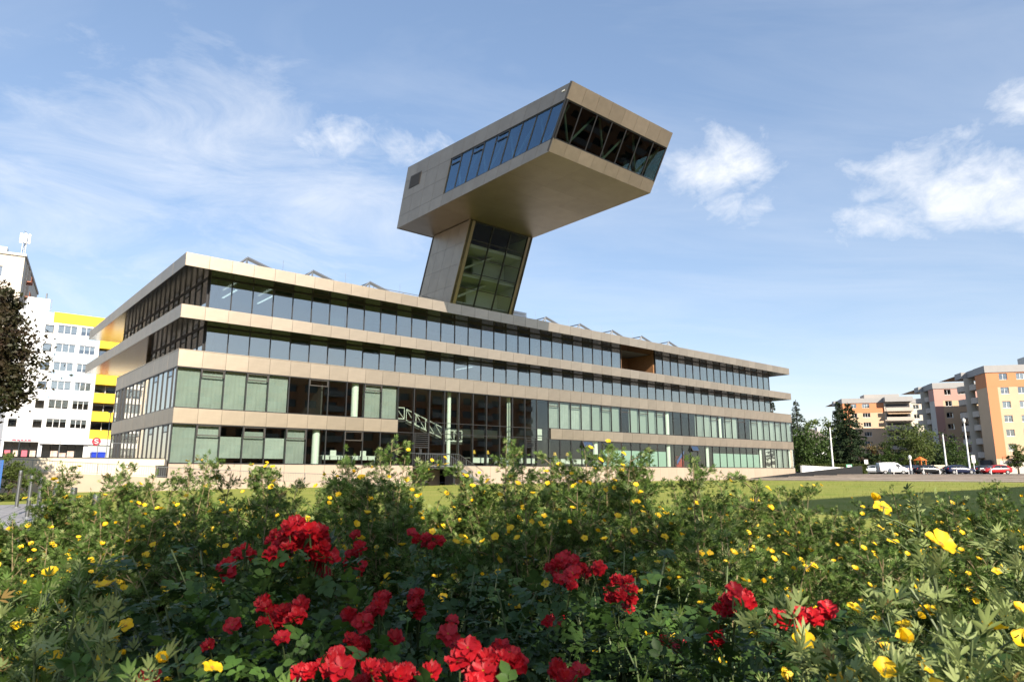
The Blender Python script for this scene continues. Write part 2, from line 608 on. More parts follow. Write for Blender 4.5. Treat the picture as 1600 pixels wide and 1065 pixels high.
def build_ground():
    s = 2600
    g = MB().add([(-s, -s, -0.12), (s, -s, -0.12), (s, s, -0.12), (-s, s, -0.12)], [(0, 1, 2, 3)]).build('ground', 'ground')
    tag(g, kind='structure')
    # sunken lawn, rising gently along the facade
    mb = MB()
    us = [-70 + 4 * i for i in range(34)]
    vs = [-110 + 6 * i for i in range(19)]
    idx = {}
    for i, u in enumerate(us):
        for j, v in enumerate(vs):
            idx[i, j] = len(mb.v)
            vv = min(v, -1.9)
            z = lawn_z(u) + 0.03 * math.sin(u * 0.31 + v * 0.17)
            mb.v.append(tuple(lib(u, vv, z)))
    for i in range(len(us) - 1):
        for j in range(len(vs) - 1):
            if vs[j] < -1.9:
                mb.f.append((idx[i, j], idx[i + 1, j], idx[i + 1, j + 1], idx[i, j + 1]))
    tag(mb.build('lawn', 'lawn', smooth=True), kind='structure')
    # street terrace behind the facade line on the left and round the back
    mb = MB()
    mb.prism([lib(-160, 0.25, 1.9), lib(-0.05, 0.25, 1.9), lib(-0.05, 19.5, 1.9), lib(95, 36, 1.9), lib(95, 400, 1.9), lib(-160, 400, 1.9)], (0, 0, -2.1))
    tag(mb.build('street', 'asphalt_park'), kind='structure')
    # parking apron beyond the steps
    mb = MB()
    mb.prism([lib(95, -140, 0.82), lib(900, -140, 0.82), lib(900, 500, 0.82), lib(95.2, 500, 0.82)], (0, 0, -0.9))
    mb.prism([lib(82.5, -2.2, 0.80), lib(95, -2.2, 0.80), lib(95, 36, 0.80), lib(82.5, 36, 0.80)], (0, 0, -0.9))
    tag(mb.build('parking', 'asphalt_park'), kind='structure')
    # broad shallow steps that lead from the lawn up to the parking
    st = obj('steps', None)
    tag(st, kind='structure')
    n = 5
    for k in range(n):
        u0 = 60 + 7 * k
        z1 = 0.22 + 0.12 * (k + 1)
        for q in range(22):
            v1 = -3.2 - 6 * q
            a = [lib(u0, v1 - 5.985, z1), lib(u0 + 6.99, v1 - 5.985, z1), lib(u0 + 6.99, v1, z1), lib(u0, v1, z1)]
            if q < 14:
                MB().prism(a, (0, 0, -0.4)).build('step_slab', 'step_stone', st)


build_ground()


def soil_bed():
    mb = MB()
    n = 40
    for i in range(n + 1):
        for j in range(17):
            x = -6.0 + 13.0 * i / n
            y = -2.5 + 8.2 * j / 16
            e = min(1, (5.7 - y) / 0.5)
            mb.v.append((x, y, 0.05 + 0.06 * e + 0.03 * math.sin(3 * x + 2 * y) + 0.02 * random.random()))
    for i in range(n):
        for j in range(16):
            a = i * 17 + j
            mb.f.append((a, a + 17, a + 18, a + 1))
    tag(mb.build('soil_bed', 'soil', smooth=True), kind='structure')


soil_bed()


def paved_path():
    """grey paved path at the left, block by block"""
    p = obj('path', None)
    tag(p, kind='structure')
    a0, a1 = Vector((-6.6, 6.0, 0)), Vector((-16.5, 23.0, 0))
    d = (a1 - a0).normalized()
    s = Vector((d.y, -d.x, 0))
    rz = math.atan2(d.y, d.x)
    me = MB().box(-0.48, -0.24, -0.05, 0.48, 0.24, 0).mesh('paving_block', 'paving')
    L = (a1 - a0).length
    base = MB().prism([a0 - s * 3.4, a1 - s * 3.4, a1 + s * 1.66, a0 + s * 1.66], (0, 0, 0.04)).build('path_bed', 'paving', p)
    base.location.z = 0.0
    k = 0
    for i in range(int(L / 0.98)):
        for j in range(10):
            k += 1
            if k > 290:
                return
            c = a0 + d * (0.5 + 0.98 * i + (0.49 if j % 2 else 0)) + s * (-3.1 + 0.5 * j)
            obj('paving_block', me, p, (c.x, c.y, 0.062 + random.uniform(-0.004, 0.004)), (0, 0, rz))


paved_path()

# ================================================================ LIBRARY
LEN, DEP, PIT = 82.2, 35.3, 82.2 / 53
LIB = thing('library_building', 'long champagne clad library with floating roof slabs and leaning cantilever tower', 'building',
            tuple(lib(0, 0, 0)), ROT)


def band(name, z0, z1, axis, a0, a1, pos, material='champagne', out=-1, pit=PIT, skip=()):
    """row of cladding panels with open joints on a dark backing. axis 'x': long facade at y=pos, 'y': short facade at x=pos"""
    t = 0.03
    b = MB()
    if axis == 'x':
        b.box(a0 + 0.01, pos + t + 0.012 if out < 0 else pos - 0.2, z0 + 0.012, a1 - 0.01, pos + 0.28 if out < 0 else pos - t - 0.012, z1 - 0.012)
    else:
        b.box(pos + t + 0.012, a0 + 0.3, z0 + 0.012, pos + 0.28, a1 - 0.01, z1 - 0.012)
    root = b.build(name, 'joint', LIB)
    n = max(1, round((a1 - a0) / pit))
    w = (a1 - a0) / n
    for i in range(n):
        if i in skip:
            continue
        s0, s1 = a0 + i * w + 0.010, a0 + (i + 1) * w - 0.010
        j = random.uniform(-0.003, 0.003)
        if axis == 'x':
            cube('panel', material, root, s0, pos + j, z0, s1, pos + t + j, z1)
        else:
            cube('panel', material, root, pos + j, s0 + (0.04 if i == 0 else 0), z0, pos + t + j, s1, z1)
    return root


Z_G0, Z_G1 = 1.66, 4.30       # storey 1 glass
Z_M1 = 5.31                   # middle band top
Z_G2 = 8.08                   # storey 2 glass top
Z_B1 = 9.20                   # parapet top
Z_S2, Z_T2 = 11.40, 12.32     # slab over storey 3
Z_S3, Z_T3 = 15.05, 15.97     # roof slab
SW = 19.2                     # depth of the lower block on the short side


def library_shell():
    band('base_wall', -0.2, Z_G0 - 0.02, 'x', 0, 18.6, 0.02, 'base_stone')
    band('base_wall', -0.2, Z_G0 - 0.02, 'x', 22.2, LEN, 0.02, 'base_stone')
    band('base_wall', 0.2, Z_G0 - 0.02, 'y', 0, SW, 0.02, 'base_stone')
    band('spandrel_band', Z_G1, Z_M1, 'x', 0, 11 * PIT, 0.0)
    band('spandrel_band', Z_G1, Z_M1, 'x', 22 * PIT + 0.25, LEN, 0.0)
    band('spandrel_band', Z_G1, Z_M1, 'y', 0, SW, 0.0, 'champagne_shade', pit=1.28)
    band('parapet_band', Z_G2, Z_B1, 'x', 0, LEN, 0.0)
    band('parapet_band', Z_G2, Z_B1, 'y', 0, SW, 0.0, 'champagne_shade', pit=1.28)
    cp = MB().box(-0.03, -0.03, Z_B1 + 0.004, LEN + 0.02, 0.33, Z_B1 + 0.045).box(-0.03, 0.331, Z_B1 + 0.004, 0.33, SW, Z_B1 + 0.045)
    cp.build('coping', 'champagne', LIB)
    # overhanging slabs
    for z0, z1 in ((Z_S2, Z_T2), (Z_S3, Z_T3)):
        band('slab_edge', z0, z1, 'x', -0.1, LEN + 0.4, 0.0, pit=1.57)
        band('slab_edge', z0, z1, 'y', 0, DEP, -0.1, 'champagne_shade', pit=1.57)
        re = MB().box(LEN + 0.36, 0.05, z0, LEN + 0.4, DEP, z1).box(-0.05, DEP - 0.04, z0, LEN + 0.38, DEP, z1 - 0.01)
        re.build('slab_edge', 'champagne_shade', LIB)
        core = MB().box(0.2, 0.3, z0 + 0.04, LEN + 0.34, DEP - 0.06, z1 - 0.05).build('floor_slab', 'concrete_interior', LIB)
        # soffit boards
        sroot = MB().box(0.0, 0.06, z0 + 0.022, LEN + 0.3, 2.3, z0 + 0.036).build('soffit', 'joint', LIB)
        n = 53
        w = (LEN + 0.4) / n
        for i in range(n):
            cube('soffit_board', 'soffit', sroot, -0.08 + i * w + 0.006, 0.035, z0 + 0.004, -0.08 + (i + 1) * w - 0.006, 2.4, z0 + 0.02)
        sroot = MB().box(0.0, 2.42, z0 + 0.022, 17, DEP - 0.05, z0 + 0.036).build('soffit', 'joint', LIB)
        n = 21
        w = (DEP - 2.5) / n
        for i in range(n):
            cube('soffit_board', 'soffit', sroot, -0.065, 2.42 + i * w + 0.006, z0 + 0.004, 17, 2.42 + (i + 1) * w - 0.006, z0 + 0.02)
    MB().box(0.05, 0.3, Z_T3 - 0.06, LEN + 0.2, DEP - 0.1, Z_T3 - 0.04).build('roof', 'roof_membrane', LIB)
    # floors and structure inside
    fl = MB()
    fl.box(0.3, 0.32, 1.30, LEN - 0.3, SW - 0.2, Z_G0 - 0.03)
    fl.build('floor_slab', 'concrete_interior', LIB)
    fl = MB().box(0.3, 0.32, Z_G1 + 0.25, 17.0, SW - 0.2, Z_M1 - 0.55).box(17.0, 8.0, Z_G1 + 0.25, 34.6, SW - 0.2, Z_M1 - 0.55).box(34.6, 0.32, Z_G1 + 0.25, LEN - 0.3, SW - 0.2, Z_M1 - 0.55)
    fl.build('floor_slab', 'concrete_interior', LIB)
    fl = MB().box(0.3, 0.32, Z_G2 + 0.1, LEN - 0.3, SW - 0.2, Z_G2 + 0.6)
    fl.build('floor_slab', 'concrete_interior', LIB)
    # core walls that close the rooms at the back
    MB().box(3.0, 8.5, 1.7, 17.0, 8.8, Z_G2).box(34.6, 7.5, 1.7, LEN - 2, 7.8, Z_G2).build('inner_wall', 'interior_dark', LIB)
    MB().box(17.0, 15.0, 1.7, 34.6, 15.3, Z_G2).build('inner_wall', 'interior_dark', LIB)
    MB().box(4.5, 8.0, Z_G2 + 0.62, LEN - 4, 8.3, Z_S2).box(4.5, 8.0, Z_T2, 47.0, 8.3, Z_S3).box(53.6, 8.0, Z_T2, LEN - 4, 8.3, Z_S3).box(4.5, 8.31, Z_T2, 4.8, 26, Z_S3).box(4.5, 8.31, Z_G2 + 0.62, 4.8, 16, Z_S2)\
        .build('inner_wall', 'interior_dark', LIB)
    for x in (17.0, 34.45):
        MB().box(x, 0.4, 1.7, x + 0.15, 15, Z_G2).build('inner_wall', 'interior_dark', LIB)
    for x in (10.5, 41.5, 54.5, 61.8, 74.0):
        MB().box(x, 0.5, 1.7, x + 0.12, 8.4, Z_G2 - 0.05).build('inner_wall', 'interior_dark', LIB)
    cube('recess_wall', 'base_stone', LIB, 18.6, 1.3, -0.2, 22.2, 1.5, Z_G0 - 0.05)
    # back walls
    MB().box(0.3, SW - 0.15, 0.1, LEN, SW, Z_G2 + 0.7).build('rear_wall', 'champagne_shade', LIB)
    MB().box(2.2, 30.0, Z_T2, LEN - 2, 30.2, Z_S3).box(2.2, SW, Z_G2, LEN - 2, SW + 0.2, Z_S2).build('rear_wall', 'champagne_shade', LIB)
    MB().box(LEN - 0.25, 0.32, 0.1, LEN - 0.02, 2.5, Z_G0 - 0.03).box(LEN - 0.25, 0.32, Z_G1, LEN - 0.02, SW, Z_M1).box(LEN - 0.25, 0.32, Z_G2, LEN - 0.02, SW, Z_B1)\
        .box(LEN - 0.25, 0.9, Z_M1, LEN - 0.02, SW, Z_G2).box(LEN - 0.25, 4.5, 0.1, LEN - 0.02, SW, Z_G1).build('end_wall', 'champagne_shade', LIB)


library_shell()

# curtain: one gently pleated sheet, shared
def pleated(n, amp, name, material):
    mb = MB()
    for i in range(n + 1):
        x = i / n
        y = amp * math.sin(x * math.pi * 2 * 5.5) + amp * 0.5 * math.sin(x * 23)
        mb.v += [(x, y, 0), (x, y * 0.8, 1)]
    for i in range(n):
        mb.f.append((2 * i, 2 * i + 2, 2 * i + 3, 2 * i + 1))
    return mb.mesh(name, material)


CURT = pleated(44, 0.008, 'curtain_sheet', 'curtain')
BLIND = MB().box(0, 0, 0, 1, 0.01, 1).mesh('blind_sheet', 'blind')
COLM = MB().tube([(0, 0, 0), (0, 0, 1)], 0.22, 14).mesh('column_shaft', 'column_white')


def vent(root, xa, xb, y, za, zb, opened=False, axis='x'):
    """top-hung sash: dark frame with its own small pane"""
    w, h = xb - xa, zb - za
    mb = MB()
    b = 0.07
    mb.box(0, -0.035, 0, w, 0.03, b).box(0, -0.035, h - b, w, 0.03, h).box(0, -0.034, b, b, 0.029, h - b).box(w - b, -0.034, b, w, 0.029, h - b)
    o = mb.build('vent_sash', 'frame_bronze', root)
    o.location = (xa, y, za)
    p = cube('vent_pane', 'glass_flat' if opened else 'glass_low', o, b, -0.008, b, w - b, 0.008, h - b)
    if axis == 'y':
        o.rotation_euler = (0, 0, math.pi / 2)
        o.location = (y, xa, za)
    if opened:
        o.location.z = zb
        o.location.y = y - 0.04
        for q in mb.v:
            pass
        o.data.transform(Matrix.Translation((0, 0, -h)))
        p.location.z -= h
        o.rotation_euler = (-0.45, 0, 0)
    return o


def glazing(name, codes, x0, pit, y, z0, z1, glass, vent_h=0.52, inset=0.3):
    """a storey of curtain wall on the long side. One letter per pane, capitals carry a vent sash.
    c curtain, d clear, b blind, k column behind, f privacy film, h half blind, n no pane"""
    n = len(codes)
    fr = MB()
    for i in range(n + 1):
        a = codes[i - 1] if i else 'n'
        b = codes[i] if i < n else 'n'
        if a == 'n' and b == 'n':
            continue
        x = x0 + i * pit
        fr.box(x - 0.03, y - 0.03, z0 + 0.06, x + 0.03, y + 0.12, z1 - 0.07)
    runs, s = [], None
    for i in range(n + 1):
        on = i < n and codes[i] != 'n'
        if on and s is None:
            s = i
        if not on and s is not None:
            runs.append((s, i))
            s = None
    for a, b in runs:
        fr.box(x0 + a * pit - 0.03, y - 0.035, z0, x0 + b * pit + 0.03, y + 0.125, z0 + 0.06)
        fr.box(x0 + a * pit - 0.03, y - 0.035, z1 - 0.07, x0 + b * pit + 0.03, y + 0.125, z1)
    root = fr.build(name, 'frame_dark', LIB)
    for i, c in enumerate(codes):
        if c == 'n':
            continue
        xa, xb = x0 + i * pit + 0.03, x0 + (i + 1) * pit - 0.03
        top = z1 - 0.07
        if c.isupper():
            vent(root, xa, xb, y + 0.04, top - vent_h, top, c == 'O')
            top -= vent_h
        cube('pane', glass, root, xa, y + 0.03, z0 + 0.06, xb, y + 0.046, top)
        c = c.lower()
        if c == 'c':
            obj('curtain', CURT, root, (xa - 0.02, y + inset, z0 + 0.07), None, (xb - xa + 0.04, 1, z1 - z0 - 0.12))
        elif c == 'h':
            hh = random.choice((0.55, 0.62, 0.7))
            obj('curtain', CURT, root, (xa - 0.02, y + inset, z0 + 0.4), None, (xb - xa + 0.04, 1, (z1 - z0) * hh))
        elif c == 'b':
            obj('blind', BLIND, root, (xa, y + inset, z0 + 0.07), None, (xb - xa, 1, z1 - z0 - 0.12))
        elif c == 'f':
            cube('privacy_film', 'film', root, xa, y + 0.06, z0 + 0.07, xb, y + 0.066, z0 + (z1 - z0) * 0.66)
        elif c == 'k':
            obj('column', COLM, root, ((xa * 0.35 + xb * 0.65), y + 0.55, z0), None, (1.25, 1.25, z1 - z0))
    return root


S2 = 'cCcCcdDdkCc' + 'n' * 11 + 'CcCcbBbDbBbB' + 'kddd' + 'ccCkCcDdCcCcCcc'
S1 = 'cChHhC' + 'kdDdd' + 'n' * 11 + 'dddOkfFfffFfkddOdkfffffffkddcck'
assert len(S2) == 53, len(S2)
S1 = (S1 + 'c' * 53)[:53]
glazing('window_band', S1, 0, PIT, 0.06, Z_G0, Z_G1, 'glass_low', 0.72)
glazing('window_band', S2, 0, PIT, 0.06, Z_M1, Z_G2, 'glass_low', 0.5)
# upper storeys stand back under the slabs
GX0, NUP = 2.2, 50
S3 = ''.join('D' if i % 2 == (0 if i < 16 else 1) and i > 2 else 'd' for i in range(NUP))
S4 = list(''.join('D' if i % 2 == 1 and i > 2 else 'd' for i in range(NUP)))
for i in (29, 30, 31, 32):
    S4[i] = 'n'
for i, q in ((6, 'h'), (14, 'c'), (18, 'c'), (20, 'h'), (22, 'c'), (26, 'c'), (28, 'c'), (36, 'c'), (38, 'h'), (40, 'c'), (44, 'c'), (46, 'c')):
    if S4[i] == 'd':
        S4[i] = q
S3 = list(S3)
for i in (20, 24, 29, 34, 39):
    if S3[i] == 'd':
        S3[i] = 'c'
glazing('window_band', ''.join(S3), GX0, 1.562, 2.0, Z_B1 - 0.55, Z_S2, 'glass_up', 0.42, 0.5)
glazing('window_band', ''.join(S4), GX0, 1.562, 2.0, Z_T2, Z_S3, 'glass_up', 0.42, 0.5)


def ceiling_lights():
    m = bpy.data.materials.new('tube_light')
    m.use_nodes = True
    p = m.node_tree.nodes['Principled BSDF']
    p.inputs['Base Color'].default_value = (0.9, 0.9, 0.85, 1)
    p.inputs['Emission Color'].default_value = (1, 0.95, 0.85, 1)
    p.inputs['Emission Strength'].default_value = 1.6
    MATS['tube_light'] = m
    for x in (4.4, 7.2):
        cube('ceiling_light', 'tube_light', LIB, x, 3.2, Z_S3 - 0.35, x + 0.14, 6.4, Z_S3 - 0.30)
    for x in (27.0,):
        cube('ceiling_light', 'tube_light', LIB, x, 3.2, Z_S2 - 0.35, x + 0.14, 5.8, Z_S2 - 0.30)


ceiling_lights()


def atrium():
    """two-storey glass front with transoms, stair, columns and the door"""
    x0, x1, y = 11 * PIT, 22 * PIT, 0.06
    fr = MB()
    zt = (Z_G1 + 0.02, Z_M1 - 0.05)
    for i in range(12):
        x = x0 + i * PIT
        fr.box(x - 0.035, y - 0.03, Z_G0 + 0.06, x + 0.035, y + 0.3, Z_G2 - 0.07)
    fr.box(x0, y - 0.035, Z_G0, x1, y + 0.3, Z_G0 + 0.06).box(x0, y - 0.035, Z_G2 - 0.07, x1, y + 0.3, Z_G2)
    for z in zt:
        fr.box(x0 + 0.04, y - 0.025, z - 0.025, x1 - 0.04, y + 0.1, z + 0.025)
    root = fr.build('atrium_glazing', 'frame_dark', LIB)
    zs = [Z_G0 + 0.06, zt[0] - 0.025, zt[0] + 0.025, zt[1] - 0.025, zt[1] + 0.025, Z_G2 - 0.07]
    for i in range(11):
        for a, b in ((0, 1), (2, 3), (4, 5)):
            cube('pane', 'glass_low', root, x0 + i * PIT + 0.035, y + 0.03, zs[a], x0 + (i + 1) * PIT - 0.035, y + 0.046, zs[b])
    for k in (4.0, 8.45):
        obj('column', COLM, LIB, (x0 + k * PIT - 0.5, 0.9, 1.64), None, (0.8, 0.8, Z_G2 - 1.64))
    # the stair behind the glass: landings and two flights with cross-braced guards
    st = MB()

    def guard(a, b):
        a, b = Vector(a), Vector(b)
        u = Vector((0, 0, 0.95))
        st.tube([a, b], 0.06, 4).tube([a + u, b + u], 0.05, 4)
        n = max(1, round((b - a).length / 1.1))
        for i in range(n + 1):
            p = a.lerp(b, i / n)
            st.tube([p, p + u], 0.04, 4)
            if i < n:
                st.tube([p + u if i % 2 else p + u, a.lerp(b, (i + 1) / n)], 0.03, 4)

    guard((17.3, 2.2, 5.6), (19.0, 2.2, 5.6))
    guard((19.2, 2.2, 5.5), (23.2, 2.2, 4.0))
    guard((23.4, 2.2, 3.85), (25.2, 2.2, 3.85))
    st.build('stair_guard', 'interior_white', LIB)
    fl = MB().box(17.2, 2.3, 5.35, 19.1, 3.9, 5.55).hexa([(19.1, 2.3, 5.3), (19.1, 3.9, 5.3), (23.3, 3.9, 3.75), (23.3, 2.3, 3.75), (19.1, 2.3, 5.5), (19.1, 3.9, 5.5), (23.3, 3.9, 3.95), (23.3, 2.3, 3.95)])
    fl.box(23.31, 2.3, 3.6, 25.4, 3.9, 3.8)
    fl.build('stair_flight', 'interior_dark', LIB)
    MB().box(24.0, 7.6, Z_G1 + 0.3, 34.4, 7.95, Z_M1 + 0.1).build('gallery_edge', 'interior_white', LIB)
    MB().box(33.4, 1.2, 4.2, 34.3, 1.3, 5.3).build('gallery_edge', 'interior_white', LIB)
    # wall pieces inside that carry shelves
    MB().box(26, 14.5, 1.7, 34, 14.9, 4.2).build('book_shelf', 'wood_wall', LIB)
    # door leaf and louvre grille above it
    dr = MB()
    xa = x0 + 1 * PIT + 0.06
    xb = xa + PIT - 0.12
    for k in range(6):
        dr.box(xa, y - 0.08, 3.3 + 0.17 * k, xb, y - 0.03, 3.36 + 0.17 * k)
    dr.box(xa, y - 0.09, Z_G0, xa + 0.07, y - 0.02, 4.35).box(xb - 0.07, y - 0.09, Z_G0, xb, y - 0.02, 4.35).box(xa + 0.5, y - 0.088, Z_G0, xa + 0.57, y - 0.02, 3.2)
    dr.box(xa + 0.07, y - 0.086, 3.1, xb - 0.07, y - 0.02, 3.2)
    d = dr.build('door', 'frame_dark', LIB)
    cube('door_handle', 'steel', d, xa + 0.62, y - 0.15, 2.5, xa + 0.66, y - 0.1, 3.0)
    dr = MB()
    xa = x0 + 9 * PIT + 0.06
    xb = xa + PIT - 0.12
    for k in range(5):
        dr.box(xa, y - 0.08, 3.4 + 0.17 * k, xb, y - 0.03, 3.45 + 0.17 * k)
    dr.box(xa, y - 0.09, Z_G0, xa + 0.06, y - 0.02, 4.25).box(xb - 0.06, y - 0.09, Z_G0, xb, y - 0.02, 4.25).box((xa + xb) / 2, y - 0.088, Z_G0, (xa + xb) / 2 + 0.05, y - 0.02, 3.4)
    dr.build('door', 'frame_dark', LIB)


atrium()


def short_side():
    # lower two storeys in the plane of the cladding
    n = 15
    w = SW / n
    for z0, z1 in ((Z_G0, Z_G1), (Z_M1, Z_G2)):
        fr = MB()
        for i in range(1, n + 1):
            yy = min(i * w, SW - 0.03)
            fr.box(0.03, yy - 0.025, z0 + 0.06, 0.16, yy + 0.025, z1 - 0.07)
        fr.box(0.03, 0.18, z0, 0.165, SW, z0 + 0.06).box(0.03, 0.18, z1 - 0.07, 0.165, SW, z1)
        for i in (12, 13):
            fr.box(0.0, i * w + 0.03, z0 + 0.06, 0.3, i * w + 0.5, z1 - 0.07)
        root = fr.build('window_band', 'frame_dark', LIB)
        for i in range(n):
            top = z1 - 0.07
            if i % 3 == 1:
                vent(root, i * w + 0.03, (i + 1) * w - 0.03, 0.09, top - 0.5, top, False, 'y')
                top -= 0.5
            cube('pane', 'glass_up', root, 0.085, (i * w + 0.025) if i else 0.19, z0 + 0.06, 0.1, (i + 1) * w - 0.025, top)
    # set-back storeys
    for z0, z1, y1, m in ((Z_B1 - 0.55, Z_S2, 17.0, 10), (Z_T2, Z_S3, 29.5, 18)):
        fr = MB()
        w = (y1 - 2.2) / m
        for i in range(m + 1):
            yy = 2.2 + i * w
            fr.box(2.06, yy - 0.03, z0 + 0.06, 2.2, yy + 0.03, z1 - 0.07)
        fr.box(2.06, 2.17, z0, 2.2, y1, z0 + 0.06).box(2.06, 2.17, z1 - 0.07, 2.2, y1, z1)
        root = fr.build('window_band', 'frame_dark', LIB)
        for i in range(m):
            top = z1 - 0.07
            if i % 2:
                vent(root, 2.2 + i * w + 0.03, 2.2 + (i + 1) * w - 0.03, 2.12, top - 0.45, top, False, 'y')
                top -= 0.45
            cube('pane', 'glass_up', root, 2.12, 2.2 + i * w + 0.03, z0 + 0.06, 2.136, 2.2 + (i + 1) * w - 0.03, top)
        # same glazing closes the far end
        fr = MB().box(80.24, 2.2, z0, 80.38, 10, z0 + 0.06).box(80.24, 2.2, z1 - 0.07, 80.38, 10, z1)
        for i in range(6):
            fr.box(80.24, 2.2 + 1.56 * i - 0.03, z0 + 0.06, 80.38, 2.2 + 1.56 * i + 0.03, z1 - 0.07)
        root = fr.build('window_band', 'frame_dark', LIB)
        for i in range(5):
            cube('pane', 'glass_up', root, 80.3, 2.23 + 1.56 * i, z0 + 0.06, 80.316, 2.2 + 1.56 * (i + 1) - 0.03, z1 - 0.07)
    # terrace floor behind the parapet
    # open loggia in the top storey
    xa, xb = GX0 + 29 * 1.562 + 0.04, GX0 + 33 * 1.562 - 0.04
    MB().box(xa, 2.1, Z_T2, xa + 0.2, 7.9, Z_S3).box(xb - 0.2, 2.1, Z_T2, xb, 7.9, Z_S3).box(xa + 0.2, 6.0, Z_T2, xb - 0.2, 6.2, Z_S3).build('loggia_wall', 'wood_wall', LIB)
    MB().box(xb + 0.0, 1.9, Z_T2, xb + 0.1, 2.6, Z_S3).build('loggia_wall', 'frame_dark', LIB)


short_side()


# ---------------------------------------------------------------- tower
def patch(P, s, t):
    a = P[0].lerp(P[1], s)
    b = P[3].lerp(P[2], s)
    return a.lerp(b, t)


def plate(P, s0, s1, t0, t1, thick, gap=0.018, off=0.0, outward=None):
    """thin slab on the bilinear patch P, thickened inwards"""
    ls = (P[1] - P[0]).length
    lt = (P[3] - P[0]).length
    gs, gt = gap / ls / 2, gap / lt / 2
    q = [patch(P, *st) for st in ((s0 + gs, t0 + gt), (s1 - gs, t0 + gt), (s1 - gs, t1 - gt), (s0 + gs, t1 - gt))]
    n = (P[1] - P[0]).cross(P[3] - P[0]).normalized()
    q = [p + n * off for p in q]
    return MB().hexa([p - n * thick for p in q] + q)


def bar(P, a, b, wd, dp, off=0.0):
    """straight bar lying on patch P between two (s,t)"""
    n = (P[1] - P[0]).cross(P[3] - P[0]).normalized()
    p, q = patch(P, *a), patch(P, *b)
    d = (q - p).normalized()
    s = d.cross(n) * (wd / 2)
    p0, q0 = p + n * off, q + n * off
    return [p0 - s - n * dp, q0 - s - n * dp, q0 + s - n * dp, p0 + s - n * dp, p0 - s, q0 - s, q0 + s, p0 + s]


E1 = EYE


def V3(x, y, z):
    return Vector((x, y, z + E1))


